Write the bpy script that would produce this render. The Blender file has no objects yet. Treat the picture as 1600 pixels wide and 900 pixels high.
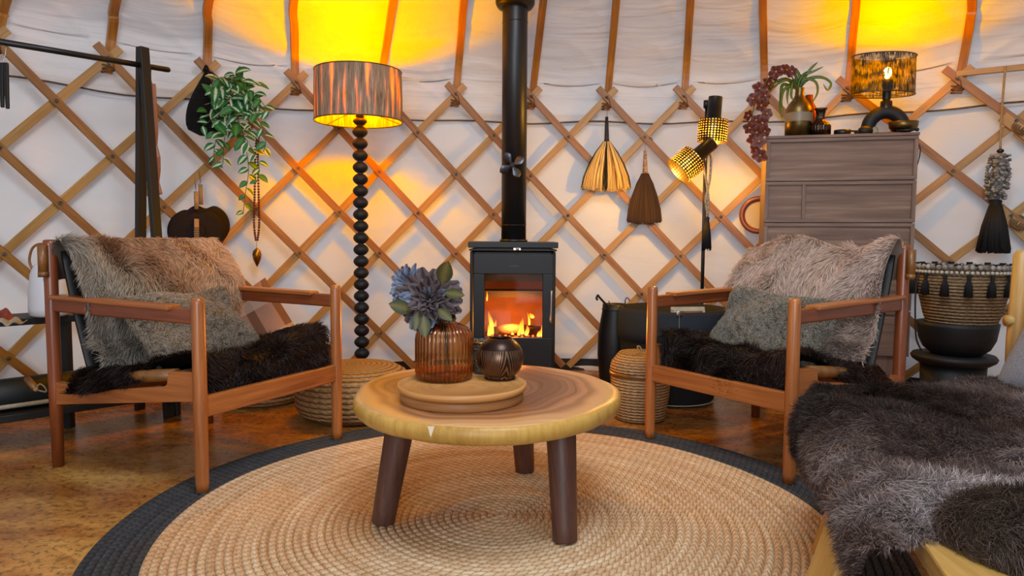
import bpy, math, random
import numpy as np
from mathutils import Vector, Matrix
random.seed(7); RNG = np.random.default_rng(7)
SC = bpy.context.scene; COL = SC.collection
PI = math.pi
# ---------------------------------------------------------------- camera
FPX, TH, ROLL, HC = 1113.23, .0717916, .006558, .82
def ray(px, py):
    x, y = px-800, 450-py
    c, s = math.cos(ROLL), math.sin(ROLL); x, y = c*x-s*y, s*x+c*y
    return Vector((x, FPX*math.cos(TH)+y*math.sin(TH), y*math.cos(TH)-FPX*math.sin(TH)))
EYE = Vector((0, 0, HC))
def F(px, py, z=0.0):
    r = ray(px, py); return EYE + r*((z-HC)/r.z)
def D(px, py, Y):
    r = ray(px, py); return EYE + r*(Y/r.y)
WX, WY, WR = .3181, .8468, 3.5356
def W(px, py, off=0.0):
    r = ray(px, py); R = WR-off
    a = r.x**2+r.y**2; b = -(r.x*WX+r.y*WY); c = WX*WX+WY*WY-R*R
    return EYE + r*((-b+math.sqrt(b*b-a*c))/a)
def wp(a, z, off=0.0):
    return Vector((WX+(WR-off)*math.sin(a), WY+(WR-off)*math.cos(a), z))
def wang(p): return math.atan2(p.x-WX, p.y-WY)
def on_plane(px, py, p0, n):
    r = ray(px, py); return EYE + r*((p0-EYE).dot(n)/r.dot(n))
cd = bpy.data.cameras.new('camera'); cam = bpy.data.objects.new('camera', cd); COL.objects.link(cam)
cd.sensor_width = 36; cd.lens = 36*FPX/1600; cd.clip_start = .02
cam.matrix_world = Matrix.Translation(EYE) @ Matrix.Rotation(PI/2-TH, 4, 'X') @ Matrix.Rotation(ROLL, 4, 'Z')
SC.camera = cam
# ---------------------------------------------------------------- materials
def hx(h):
    h = h.lstrip('#'); c = [int(h[i:i+2], 16)/255 for i in (0, 2, 4)]
    return tuple(x/12.92 if x <= .04045 else ((x+.055)/1.055)**2.4 for x in c)+(1,)
class NT:
    def __init__(s, name):
        s.m = bpy.data.materials.new(name); s.m.use_nodes = True; s.t = s.m.node_tree; s.t.nodes.clear()
        s.out = s.n('ShaderNodeOutputMaterial')
    def n(s, typ, **k):
        nd = s.t.nodes.new(typ)
        for a, b in k.items(): setattr(nd, a, b)
        return nd
    def l(s, a, b): s.t.links.new(a, b)
    def coord(s, kind='Object', scale=(1, 1, 1), rot=(0, 0, 0), loc=(0, 0, 0)):
        tc = s.n('ShaderNodeTexCoord'); mp = s.n('ShaderNodeMapping')
        mp.inputs['Scale'].default_value = scale; mp.inputs['Rotation'].default_value = rot; mp.inputs['Location'].default_value = loc
        s.l(tc.outputs[kind], mp.inputs[0]); return mp.outputs[0]
    def noise(s, vec, scale=5, detail=4, rough=.5, dist=0):
        nd = s.n('ShaderNodeTexNoise'); nd.inputs['Scale'].default_value = scale; nd.inputs['Detail'].default_value = detail
        nd.inputs['Roughness'].default_value = rough; nd.inputs['Distortion'].default_value = dist
        s.l(vec, nd.inputs['Vector']); return nd.outputs['Fac']
    def ramp(s, fac, stops, interp='LINEAR'):
        nd = s.n('ShaderNodeValToRGB'); cr = nd.color_ramp; cr.interpolation = interp
        while len(cr.elements) < len(stops): cr.elements.new(.5)
        for e, (p, c) in zip(cr.elements, stops):
            e.position = p; e.color = hx(c) if isinstance(c, str) else ((c, c, c, 1) if isinstance(c, (int, float)) else c)
        s.l(fac, nd.inputs[0]); return nd.outputs[0]
    def mix(s, fac, a, b, mode='MIX'):
        nd = s.n('ShaderNodeMix', data_type='RGBA', blend_type=mode)
        for sock, v in ((nd.inputs[0], fac), (nd.inputs[6], a), (nd.inputs[7], b)):
            if isinstance(v, (int, float)): sock.default_value = v
            elif isinstance(v, (tuple, str)): sock.default_value = hx(v) if isinstance(v, str) else v
            else: s.l(v, sock)
        return nd.outputs[2]
    def math(s, op, a, b=0.0, c=None):
        nd = s.n('ShaderNodeMath', operation=op)
        for i, v in enumerate((a, b) if c is None else (a, b, c)):
            if isinstance(v, (int, float)): nd.inputs[i].default_value = v
            else: s.l(v, nd.inputs[i])
        return nd.outputs[0]
    def bump(s, h, strength=.3, dist=.005, normal=None):
        nd = s.n('ShaderNodeBump'); nd.inputs['Strength'].default_value = strength; nd.inputs['Distance'].default_value = dist
        s.l(h, nd.inputs['Height'])
        if normal is not None: s.l(normal, nd.inputs['Normal'])
        return nd.outputs[0]
    def bsdf(s, color, rough=.5, metal=0, normal=None, spec=.5, **k):
        b = s.n('ShaderNodeBsdfPrincipled')
        if isinstance(color, str): b.inputs['Base Color'].default_value = hx(color)
        elif isinstance(color, tuple): b.inputs['Base Color'].default_value = color
        else: s.l(color, b.inputs['Base Color'])
        if isinstance(rough, (int, float)): b.inputs['Roughness'].default_value = rough
        else: s.l(rough, b.inputs['Roughness'])
        b.inputs['Metallic'].default_value = metal; b.inputs['Specular IOR Level'].default_value = spec
        for kk, v in k.items():
            i = b.inputs[kk.replace('_', ' ')]
            if isinstance(v, (int, float, tuple)): i.default_value = v
            else: s.l(v, i)
        if normal is not None: s.l(normal, b.inputs['Normal'])
        return b.outputs[0]
    def fin(s, sh): s.l(sh, s.out.inputs[0]); return s.m
def plain(name, c, rough=.5, metal=0, spec=.5, c2=None, sc=30, bump=0, stretch=(1, 1, 1), kind='Object', bd=.002, **k):
    t = NT(name); v = t.coord(kind, stretch); nz = t.noise(v, sc, 4)
    c2 = c2 or c
    col = t.ramp(nz, [(.3, c), (.7, c2)])
    return t.fin(t.bsdf(col, rough, metal, t.bump(nz, bump, bd) if bump else None, spec, **k))
def wood(name, c1, c2, c3=None, rough=.42, sc=1.0, bump=.15, spec=.45):
    """grain runs along the U direction of the beam UVs (metres)"""
    t = NT(name); v = t.coord('UV', (1.6*sc, 28*sc, 1))
    n1 = t.noise(v, 2.2, 6, .6, .6); v2 = t.coord('UV', (4*sc, 160*sc, 1)); n2 = t.noise(v2, 2.0, 3, .6)
    v3 = t.coord('UV', (.7*sc, 1.5*sc, 1)); n3 = t.noise(v3, 2.5, 2)
    f = t.math('ADD', t.math('MULTIPLY', n1, .6), t.math('ADD', t.math('MULTIPLY', n2, .22), t.math('MULTIPLY', n3, .25)))
    col = t.ramp(f, [(.36, c1), (.55, c2), (.72, c3 or c2)])
    return t.fin(t.bsdf(col, rough, 0, t.bump(f, bump, .002), spec))
M = {}
M['slat_dark'] = wood('lattice_wood_dark', '#70461c', '#936328', '#a87c3c')
M['slat_light'] = wood('lattice_wood_light', '#8c6634', '#ad8446', '#be9858')
M['pole'] = wood('pole_wood', '#84501f', '#a8702f', '#bb8540', rough=.38)
M['teak'] = wood('teak', '#7c4422', '#a2602f', '#b5743c', rough=.3, spec=.6)
M['teak_dark'] = wood('teak_dark', '#5e2d18', '#7e4022', '#93502c', rough=.28, spec=.6)
M['walnut'] = wood('walnut_leg', '#38231a', '#54352a', '#6b4736', rough=.45)
M['grey_oak'] = wood('grey_oak', '#5d463b', '#7c6253', '#967c6b', rough=.55, sc=.8)
M['grey_oak2'] = wood('grey_oak_panel', '#594136', '#7d6150', '#a08470', rough=.55, sc=.5)
M['pine'] = wood('bench_pine', '#8a6630', '#a98444', '#b89356', rough=.45)
M['tray'] = wood('tray_wood', '#a6713c', '#c28d52', '#d0a066', rough=.45, sc=.6)
M['tray_dark'] = wood('tray_edge', '#744720', '#9c6a3a', '#b58450', rough=.5)
M['black_paint'] = plain('black_satin', '#0c0d0f', .38, c2='#131417', sc=60)
M['black_matte'] = plain('black_matte', '#08090b', .6, c2='#0e0f12', sc=60, bump=.1)
M['stove'] = plain('stove_steel', '#0b0c0f', .45, c2='#101215', sc=200, spec=.4)
M['pipe'] = plain('pipe_steel', '#101216', .4, c2='#171a1f', sc=60, spec=.55)
M['steel'] = plain('brushed_steel', '#9a9a9c', .28, 1, c2='#c0c0c2', sc=30)
M['blade'] = plain('fan_blade', '#4c505a', .35, .8, c2='#6f7480')
M['black_wood'] = wood('black_stained_wood', '#0b0c0d', '#141516', '#1d1e20', rough=.5)
M['brass'] = plain('brass', '#8a5a18', .3, 1, c2='#c08a30', sc=20, bump=.1)
M['old_brass'] = plain('aged_brass', '#4e4028', .38, 1, c2='#8a7648', sc=14, bump=.12)
M['leather'] = plain('leather_tan', '#6a431c', .38, c2='#8b5c2a', sc=22, bump=.25, spec=.6)
M['leather_black'] = plain('leather_black', '#0a0908', .5, c2='#14110f', sc=40, bump=.3)
M['felt'] = plain('black_felt', '#0b0c0f', .85, c2='#15171b', sc=180, bump=.4)
M['felt_blue'] = plain('navy_felt', '#101a24', .85, c2='#182532', sc=180, bump=.4)
M['white_ceramic'] = plain('white_glaze', '#c9ccd4', .35, c2='#d6d8de', sc=4)
M['string'] = plain('cotton_string', '#6d5338', .9, c2='#9c7d57', sc=200, bump=.4)
M['jute_rope'] = plain('jute_rope', '#8d7350', .9, c2='#b09468', sc=150, bump=.5)
M['tie'] = plain('leather_tie', '#5a3c22', .8, c2='#7b5833', sc=90, bump=.3)
M['screw'] = plain('bolt_steel', '#4c443a', .35, .9, c2='#8a8276', sc=60)
M['cable'] = plain('cable', '#0a0a0a', .5)
M['dark_bead'] = plain('red_brown_bead', '#3e120a', .3, c2='#6b2413', sc=120)
M['wood_bead'] = plain('white_bead', '#a79e8c', .55, c2='#c9c2b2', sc=60)
M['shell'] = plain('shell_grey', '#4e4c4a', .4, c2='#a5a19c', sc=45)
M['black_thread'] = plain('black_thread', '#050506', .8, c2='#0d0d10', sc=200, bump=.5, stretch=(1, 1, .05))
M['fan_weave'] = plain('woven_palm', '#0d0709', .75, c2='#22141a', sc=160, bump=.8, spec=.25)
M['cane'] = plain('cane_grip', '#8f6a40', .6, c2='#b78f5e', sc=60, stretch=(1, 1, 8), bump=.5)
M['broom_dark'] = plain('broom_dark', '#150d0a', .7, c2='#2a1a12', sc=90)
M['broom_light'] = plain('broom_light', '#b28a48', .7, c2='#d4b06a', sc=90)
M['braid'] = plain('braid_black', '#0c0b0d', .6, c2='#2d292c', sc=110, bump=.8)
M['patgrip'] = plain('patterned_grip', '#3a251c', .6, c2='#d0a988', sc=95, bump=.3)
M['green_dark'] = plain('deep_green_roll', '#0c1417', .55, c2='#121e22', sc=40)
M['cream_cloth'] = plain('cream_cloth', '#97907f', .9, c2='#a9a18e', sc=80, bump=.3)
M['rust_cloth'] = plain('rust_cloth', '#6e2d20', .9, c2='#8c4030', sc=60, bump=.3)
M['paper'] = plain('paper', '#b8a88a', .8, c2='#d2c6ae', sc=30)
M['print'] = plain('printed_picture', '#57301c', .6, c2='#a87848', sc=25)
M['red_mat'] = plain('red_mat', '#3c0d0a', .6, c2='#5a1812', sc=30)
M['wax'] = plain('cream_wax', '#8a7c62', .45, c2='#c8bda2', sc=20)
M['clock_face'] = plain('pale_face', '#b7a9a0', .5, c2='#c2b4aa', sc=5)
M['grey_linen'] = plain('grey_linen', '#6a6c72', .9, c2='#84868c', sc=240, bump=.5)
M['hem'] = plain('seam_shadow_hem', '#4c3b30', .8, c2='#665245', sc=50)  # dark hem colour stands in for the thin shadow along the canvas seam

def m_canvas(name, folds):
    t = NT(name); v = t.coord('UV', (1, 1, 1))
    w = t.coord('UV', (1.2, 4.0, 1), (0, 0, .32)); n1 = t.noise(w, 1.5, 3, .45, .7)
    ww = t.coord('UV', (1.0, 3.0, 1), (0, 0, -.2)); n2 = t.noise(ww, 1.1, 3, .5, .4)
    fine = t.noise(t.coord('UV', (300, 300, 1)), 1, 1)
    col = t.ramp(n2, [(.3, '#e0dcd8'), (.7, '#ebe8e5')])
    b1 = t.bump(n1, .22*folds, .05); b2 = t.bump(n2, .35*folds, .08, b1); b3 = t.bump(fine, .05, .001, b2)
    p = t.bsdf(col, .85, 0, b3, .15)
    tr = t.n('ShaderNodeBsdfTranslucent'); tr.inputs[0].default_value = (.72, .76, .83, 1); t.l(b2, tr.inputs['Normal'])
    mx = t.n('ShaderNodeMixShader'); mx.inputs[0].default_value = .22; t.l(p, mx.inputs[1]); t.l(tr.outputs[0], mx.inputs[2])
    return t.fin(mx.outputs[0])
M['canvas'] = m_canvas('wall_canvas', .55); M['roof'] = m_canvas('roof_canvas', 1.0)

def m_floor():
    t = NT('cork_parquet'); v = t.coord('Object', (1, 1, 1), (0, 0, math.radians(32)))
    br = t.n('ShaderNodeTexBrick'); br.inputs['Scale'].default_value = 1.0
    br.inputs['Brick Width'].default_value = .46; br.inputs['Row Height'].default_value = .15; br.inputs['Mortar Size'].default_value = .0008
    br.inputs['Color1'].default_value = (0, 0, 0, 1); br.inputs['Color2'].default_value = (1, 1, 1, 1); br.inputs['Mortar'].default_value = (.2, .2, .2, 1)
    t.l(v, br.inputs['Vector'])
    nb = t.noise(v, 2.3, 2); base = t.mix(.62, br.outputs['Color'], t.noise(v, 1.7, 3))
    col = t.ramp(base, [(.15, '#8a5a26'), (.4, '#a87535'), (.65, '#c08e48'), (.95, '#caa058')])
    sp = t.noise(v, 48, 5, .75, .3); sp2 = t.noise(t.coord('Object', (.6, 1.5, 1)), 5, 5, .65, .15)
    spk = t.ramp(sp, [(.40, .25), (.50, 1.0)]); patch = t.ramp(sp2, [(.34, '#b07850'), (.60, '#ffffff')])
    col = t.mix(.75, col, spk, 'MULTIPLY'); col = t.mix(.8, col, patch, 'MULTIPLY')
    ro = t.math('ADD', t.math('MULTIPLY', sp2, .22), .16)
    bp = t.bump(sp, .12, .001)
    return t.fin(t.bsdf(col, ro, 0, bp, .38))
M['floor'] = m_floor()

def m_rug(name, c1, c2, c3, fleck):
    t = NT(name); uv = t.coord('UV', (1, 1, 1)); sep = t.n('ShaderNodeSeparateXYZ'); t.l(uv, sep.inputs[0])
    # u = metres along the ring / 0.02, v = ring index
    fr = t.math('SUBTRACT', t.math('FRACT', sep.outputs[1]), .5); ab = t.math('ABSOLUTE', fr)
    ch = t.math('FRACT', t.math('ADD', t.math('MULTIPLY', sep.outputs[0], 1.0), t.math('MULTIPLY', ab, 1.1)))
    h = t.math('SINE', t.math('MULTIPLY', ch, PI)); fib = t.noise(t.coord('UV', (3, 9, 1)), 2.5, 4, .7)
    big = t.noise(t.coord('UV', (.03, .9, 1)), 1.2, 4, .6); sm = t.noise(t.coord('UV', (.9, 1.6, 1)), 1.0, 3, .7)
    f = t.math('ADD', t.math('MULTIPLY', big, .55), t.math('MULTIPLY', sm, .45))
    col = t.ramp(f, [(.34, c1), (.5, c2), (.64, c3)])
    col = t.mix(t.ramp(fib, [(.30, 1.0), (.42, 0.0)]), col, fleck)
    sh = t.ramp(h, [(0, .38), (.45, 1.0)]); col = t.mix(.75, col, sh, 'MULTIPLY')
    b = t.bump(t.math('ADD', h, t.math('MULTIPLY', fib, .5)), .8, .004)
    return t.fin(t.bsdf(col, .9, 0, b, .1))
M['jute'] = m_rug('jute_braid', '#b08c62', '#d0b08a', '#e2ceac', '#7d5830')
M['charcoal'] = m_rug('charcoal_braid', '#34373b', '#424549', '#525456', '#1c1e21')

def m_tabletop():
    t = NT('slab_top'); v = t.coord('Object', (1.08, .93, 1), (0, 0, .3), (.02, -.02, 0))
    wv = t.n('ShaderNodeTexNoise'); wv.inputs['Scale'].default_value = 3.0; wv.inputs['Detail'].default_value = 2; t.l(v, wv.inputs['Vector'])
    mv = t.n('ShaderNodeVectorMath', operation='MULTIPLY_ADD'); t.l(wv.outputs['Color'], mv.inputs[0]); mv.inputs[1].default_value = (.16, .16, 0); t.l(v, mv.inputs[2])
    ln = t.n('ShaderNodeVectorMath', operation='LENGTH'); sb = t.n('ShaderNodeVectorMath', operation='SUBTRACT'); t.l(mv.outputs[0], sb.inputs[0]); sb.inputs[1].default_value = (.08, .08, 0)
    flat = t.n('ShaderNodeVectorMath', operation='MULTIPLY'); t.l(sb.outputs[0], flat.inputs[0]); flat.inputs[1].default_value = (1, 1, 0); t.l(flat.outputs[0], ln.inputs[0])
    r = ln.outputs['Value']
    base = t.ramp(r, [(0, '#6d4a35'), (.16, '#8a6145'), (.24, '#7a4f34'), (.31, '#a06c45'), (.355, '#b07c50'), (.385, '#c99a68'), (.43, '#cfa26c')])
    nd = t.n('ShaderNodeTexNoise', noise_dimensions='1D'); nd.inputs['Scale'].default_value = 42; nd.inputs['Detail'].default_value = 3
    t.l(r, nd.inputs['W']); ring = t.ramp(nd.outputs['Fac'], [(.34, .42), (.60, 1.12)])
    k = t.ramp(r, [(.30, .8), (.40, .25)])
    col = t.mix(k, base, ring, 'MULTIPLY')
    fine = t.noise(t.coord('Object', (1, 1, 1)), 60, 3); col = t.mix(.12, col, fine, 'MULTIPLY')
    return t.fin(t.bsdf(col, .36, 0, t.bump(nd.outputs['Fac'], .05, .001), .5))
M['slab_top'] = m_tabletop()
def m_slab_edge():
    t = NT('slab_edge'); n1 = t.noise(t.coord('Object', (30, 30, 4)), 2, 5, .6); n2 = t.noise(t.coord('Object'), 6, 3)
    col = t.ramp(t.math('ADD', t.math('MULTIPLY', n1, .5), t.math('MULTIPLY', n2, .5)), [(.35, '#a07834'), (.55, '#bd9549'), (.75, '#cba85c')])
    return t.fin(t.bsdf(col, .42, 0, t.bump(n1, .25, .003), .4))
M['slab_edge'] = m_slab_edge()

def m_weave(name, c1, c2, c3, rows, fx=1.0, tw=1.0):
    """coiled basket weave; UV u = metres round, v = metres up the profile"""
    t = NT(name); uv = t.coord('UV'); sep = t.n('ShaderNodeSeparateXYZ'); t.l(uv, sep.inputs[0])
    row = t.math('MULTIPLY', sep.outputs[1], rows); rf = t.math('FRACT', row)
    h1 = t.math('SINE', t.math('MULTIPLY', rf, PI))
    tw_ = t.math('FRACT', t.math('ADD', t.math('MULTIPLY', sep.outputs[0], rows*.6*fx), t.math('MULTIPLY', rf, .6*tw)))
    h2 = t.math('SINE', t.math('MULTIPLY', tw_, PI)); h = t.math('MULTIPLY', h1, t.math('ADD', t.math('MULTIPLY', h2, .5), .5))
    nz = t.noise(t.coord('UV', (40, 150, 1)), 1.3, 4, .65)
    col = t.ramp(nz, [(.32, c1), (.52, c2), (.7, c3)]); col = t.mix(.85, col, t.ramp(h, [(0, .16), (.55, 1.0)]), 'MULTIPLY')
    return t.fin(t.bsdf(col, .75, 0, t.bump(t.math('ADD', h, t.math('MULTIPLY', nz, .25)), .9, .008), .25))
M['pouf'] = m_weave('hyacinth_weave', '#7a5a36', '#a98658', '#c0a070', 42, .8, 1)
M['seagrass'] = m_weave('seagrass_weave', '#8e6c48', '#b89466', '#d0b088', 75, .7, 1)
M['rattan'] = m_weave('rattan_weave', '#5d4630', '#8d7354', '#b39a76', 70, .12, .3)
M['basket_black'] = m_weave('black_rope_weave', '#050505', '#0e0e10', '#17171a', 90, .6, 1)

def m_shade():
    t = NT('string_shade'); v = t.coord('UV', (95, 1.2, 1)); n1 = t.noise(v, 1.7, 3, .7); n2 = t.noise(t.coord('UV', (30, .45, 1)), 1.3, 3)
    f = t.math('ADD', t.math('MULTIPLY', n1, .6), t.math('MULTIPLY', n2, .4))
    col = t.ramp(f, [(.35, '#5e5142'), (.5, '#9d8a76'), (.62, '#c4b19a')])
    b = t.bump(n1, .6, .003); d = t.bsdf(col, .8, 0, b, .2)
    tr = t.n('ShaderNodeBsdfTranslucent'); t.l(t.ramp(n2, [(.54, '#120b05'), (.70, '#c07840')]), tr.inputs[0])
    mx = t.n('ShaderNodeMixShader'); mx.inputs[0].default_value = .20; t.l(d, mx.inputs[1]); t.l(tr.outputs[0], mx.inputs[2])
    return t.fin(mx.outputs[0])
M['shade'] = m_shade()
def m_thread_shade():
    t = NT('open_thread_shade'); v = t.coord('UV', (170, 2.2, 1)); n1 = t.noise(v, 1.5, 3, .7); n2 = t.noise(t.coord('UV', (16, 5, 1)), 1.1, 3)
    f = t.math('ADD', t.math('MULTIPLY', n1, .72), t.math('MULTIPLY', n2, .28))
    d = t.bsdf(t.ramp(n2, [(.4, '#0c0705'), (.65, '#33190d')]), .7, 0)
    tp = t.n('ShaderNodeBsdfTransparent'); mx = t.n('ShaderNodeMixShader')
    t.l(t.ramp(f, [(.47, 0.0), (.56, .8)]), mx.inputs[0]); t.l(d, mx.inputs[1]); t.l(tp.outputs[0], mx.inputs[2])
    return t.fin(mx.outputs[0])
M['thread_shade'] = m_thread_shade()
def m_perf():
    t = NT('perforated_black'); uv = t.coord('UV'); sep = t.n('ShaderNodeSeparateXYZ'); t.l(uv, sep.inputs[0])
    a = t.math('SUBTRACT', t.math('FRACT', t.math('MULTIPLY', sep.outputs[0], 30)), .5)
    b = t.math('SUBTRACT', t.math('FRACT', t.math('MULTIPLY', sep.outputs[1], 9)), .5)
    r = t.math('SQRT', t.math('ADD', t.math('MULTIPLY', a, a), t.math('MULTIPLY', b, b)))
    hole = t.math('LESS_THAN', r, .26)
    d = t.bsdf('#160c08', .4, .3); tl = t.n('ShaderNodeBsdfTranslucent'); tl.inputs[0].default_value = (.30, .19, .09, 1)
    tp = t.n('ShaderNodeBsdfTransparent'); m2 = t.n('ShaderNodeMixShader'); m2.inputs[0].default_value = .5; t.l(tl.outputs[0], m2.inputs[1]); t.l(tp.outputs[0], m2.inputs[2])
    mx = t.n('ShaderNodeMixShader'); t.l(hole, mx.inputs[0]); t.l(d, mx.inputs[1]); t.l(m2.outputs[0], mx.inputs[2])
    return t.fin(mx.outputs[0])
M['perf'] = m_perf()
def m_emit(name, col, s):
    t = NT(name); e = t.n('ShaderNodeEmission'); e.inputs[0].default_value = col if isinstance(col, tuple) else hx(col); e.inputs[1].default_value = s
    return t.fin(e.outputs[0])
M['bulb'] = m_emit('warm_bulb', (1, .50, .10, 1), 30)
M['bulb_soft'] = m_emit('warm_bulb_soft', (1, .45, .07, 1), 14)
M['ember'] = m_emit('ember', (1, .16, .02, 1), 3)
def m_flame():
    t = NT('flame'); sep = t.n('ShaderNodeSeparateXYZ'); t.l(t.coord('UV'), sep.inputs[0])
    col = t.ramp(sep.outputs[1], [(0, (1, .45, .08, 1)), (.4, (1, .33, .03, 1)), (.8, (1, .14, .01, 1)), (1, (.7, .05, 0, 1))])
    e = t.n('ShaderNodeEmission'); t.l(col, e.inputs[0]); t.l(t.ramp(sep.outputs[1], [(0, 5.0), (.5, 3.0), (1, 1.0)]), e.inputs[1])
    e.inputs[1].default_value = 4
    lw = t.n('ShaderNodeLayerWeight'); lw.inputs[0].default_value = .35
    tp = t.n('ShaderNodeBsdfTransparent'); mx = t.n('ShaderNodeMixShader')
    t.l(t.ramp(lw.outputs['Facing'], [(.25, .15), (.9, .95)]), mx.inputs[0]); t.l(e.outputs[0], mx.inputs[1]); t.l(tp.outputs[0], mx.inputs[2])
    for l in list(e.inputs[1].links): t.t.links.remove(l)
    e.inputs[1].default_value = 5
    return t.fin(mx.outputs[0])
M['flame'] = m_flame()
def m_fire_brick():
    t = NT('fire_brick'); sep = t.n('ShaderNodeSeparateXYZ'); t.l(t.coord('Object'), sep.inputs[0])
    ln = t.math('FRACT', t.math('MULTIPLY', sep.outputs[2], 70)); n = t.noise(t.coord('Object'), 14, 4)
    col = t.mix(.5, t.ramp(n, [(.3, '#221007'), (.7, '#3a1d0d')]), t.ramp(ln, [(0, .4), (.3, 1.0)]), 'MULTIPLY')
    return t.fin(t.bsdf(col, .8, 0, None, .2, Emission_Color=(.55, .09, .015, 1), Emission_Strength=.22))  # lining glows faintly by itself, imitating firelight on the brick
M['fire_brick'] = m_fire_brick()
def m_glass(name, tint, rough=.02, mixf=.12):
    t = NT(name); tp = t.n('ShaderNodeBsdfTransparent'); tp.inputs[0].default_value = tint
    g = t.n('ShaderNodeBsdfGlossy'); g.inputs['Roughness'].default_value = rough
    fr = t.n('ShaderNodeFresnel'); fr.inputs[0].default_value = 1.5
    mx = t.n('ShaderNodeMixShader'); t.l(t.math('ADD', fr.outputs[0], mixf*.3), mx.inputs[0]); t.l(tp.outputs[0], mx.inputs[1]); t.l(g.outputs[0], mx.inputs[2])
    return t.fin(mx.outputs[0])
M['stove_glass'] = m_glass('stove_glass', (.9, .82, .75, 1), .05, -.06)
def m_amber():
    t = NT('amber_glass'); sep = t.n('ShaderNodeSeparateXYZ'); t.l(t.coord('UV'), sep.inputs[0])
    fl = t.math('SINE', t.math('MULTIPLY', sep.outputs[0], 2*PI*40/(2*PI*.083)))
    col = t.ramp(t.math('ADD', t.math('MULTIPLY', fl, .5), .5), [(0, (.50, .26, .10, 1)), (.45, (.90, .62, .34, 1)), (1, (.97, .76, .48, 1))])
    tp = t.n('ShaderNodeBsdfTransparent'); t.l(col, tp.inputs[0])
    bp = t.bump(fl, .35, .003)
    g = t.n('ShaderNodeBsdfGlossy'); g.inputs['Roughness'].default_value = .06; g.inputs[0].default_value = (1, .82, .62, 1); t.l(bp, g.inputs['Normal'])
    rf = t.n('ShaderNodeBsdfRefraction'); rf.inputs['IOR'].default_value = 1.12; rf.inputs['Roughness'].default_value = .02; t.l(col, rf.inputs[0]); t.l(bp, rf.inputs['Normal'])
    m1 = t.n('ShaderNodeMixShader'); m1.inputs[0].default_value = .35; t.l(tp.outputs[0], m1.inputs[1]); t.l(rf.outputs[0], m1.inputs[2])
    fr = t.n('ShaderNodeFresnel'); fr.inputs[0].default_value = 1.5; t.l(bp, fr.inputs['Normal'])
    mx = t.n('ShaderNodeMixShader'); t.l(t.math('MULTIPLY', t.math('ADD', fr.outputs[0], .03), .8), mx.inputs[0]); t.l(m1.outputs[0], mx.inputs[1]); t.l(g.outputs[0], mx.inputs[2]); return t.fin(mx.outputs[0])
M['amber'] = m_amber()
def m_globe():
    t = NT('etched_bronze'); sep = t.n('ShaderNodeSeparateXYZ'); t.l(t.coord('UV'), sep.inputs[0])
    # fan shaped fronds: arcs around repeating centres
    u = t.math('SUBTRACT', t.math('FRACT', t.math('MULTIPLY', sep.outputs[0], 5)), .5); vv = sep.outputs[1]
    a = t.math('ARCTAN2', t.math('MULTIPLY', u, 1.6), t.math('ADD', vv, -.05)); fr = t.math('FRACT', t.math('MULTIPLY', t.math('ADD', t.math('ABSOLUTE', a), t.math('MULTIPLY', vv, .5)), 7.5))
    slot = t.math('MULTIPLY', t.math('LESS_THAN', fr, .38), t.math('MULTIPLY', t.math('GREATER_THAN', vv, .12), t.math('LESS_THAN', vv, .70)))
    col = t.mix(slot, '#3a2a24', '#8f6c50'); n = t.noise(t.coord('Object'), 30, 3)
    col = t.mix(.25, col, n, 'MULTIPLY')
    return t.fin(t.bsdf(col, .3, .75, t.bump(slot, -.6, .003), .5))
M['globe'] = m_globe()
def m_dots():
    t = NT('hammered_grey'); vo = t.n('ShaderNodeTexVoronoi'); vo.inputs['Scale'].default_value = 170; t.l(t.coord('Object'), vo.inputs['Vector'])
    col = t.ramp(vo.outputs['Distance'], [(.1, '#8b867c'), (.5, '#45423c')])
    return t.fin(t.bsdf(col, .5, .3, t.bump(vo.outputs['Distance'], .8, -.004), .5))
M['dots'] = m_dots()
def m_vcol(name, rough=.6, spec=.25, tl=.12):
    t = NT(name); a = t.n('ShaderNodeAttribute', attribute_name='tint')
    d = t.bsdf(a.outputs['Color'], rough, 0, None, spec)
    tr = t.n('ShaderNodeBsdfTranslucent'); t.l(a.outputs['Color'], tr.inputs[0])
    mx = t.n('ShaderNodeMixShader'); mx.inputs[0].default_value = tl; t.l(d, mx.inputs[1]); t.l(tr.outputs[0], mx.inputs[2])
    return t.fin(mx.outputs[0])
M['fur'] = m_vcol('fur_strands', .55, .3); M['bristle'] = m_vcol('bristles', .7, .2, 0)
def m_leaf(name, edge, mid, stripe, two=True, rough=.45):
    t = NT(name); sep = t.n('ShaderNodeSeparateXYZ'); t.l(t.coord('UV'), sep.inputs[0])
    d = t.math('ABSOLUTE', t.math('SUBTRACT', sep.outputs[0], .5)); n = t.noise(t.coord('Object', (60, 60, 60)), 1.0, 3)
    f = t.math('ADD', d, t.math('MULTIPLY', t.math('SUBTRACT', n, .5), .22))
    col = t.ramp(f, [(.05, mid), (.13, mid), (.17, stripe), (.26, stripe), (.30, edge), (.5, edge)]) if two else t.ramp(f, [(.05, mid), (.35, edge)])
    dd = t.bsdf(col, rough, 0, None, .45); tr = t.n('ShaderNodeBsdfTranslucent'); t.l(col, tr.inputs[0])
    mx = t.n('ShaderNodeMixShader'); mx.inputs[0].default_value = .2; t.l(dd, mx.inputs[1]); t.l(tr.outputs[0], mx.inputs[2]); return t.fin(mx.outputs[0])
M['inch_leaf'] = m_leaf('striped_leaf', '#1d6130', '#c4d2b4', '#2a7a3c')
M['inch_leaf2'] = m_leaf('cream_leaf', '#dcd8c0', '#35753a', '#35753a')
M['inch_leaf3'] = m_leaf('green_leaf', '#2c6a30', '#4c8a3e', '#2c6a30')
M['spider_leaf'] = m_leaf('strap_leaf', '#33481f', '#6b8a3c', '#33481f', False)
M['olive_leaf'] = m_leaf('olive_leaf', '#3c4426', '#6a6238', '#3c4426', False)
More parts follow.
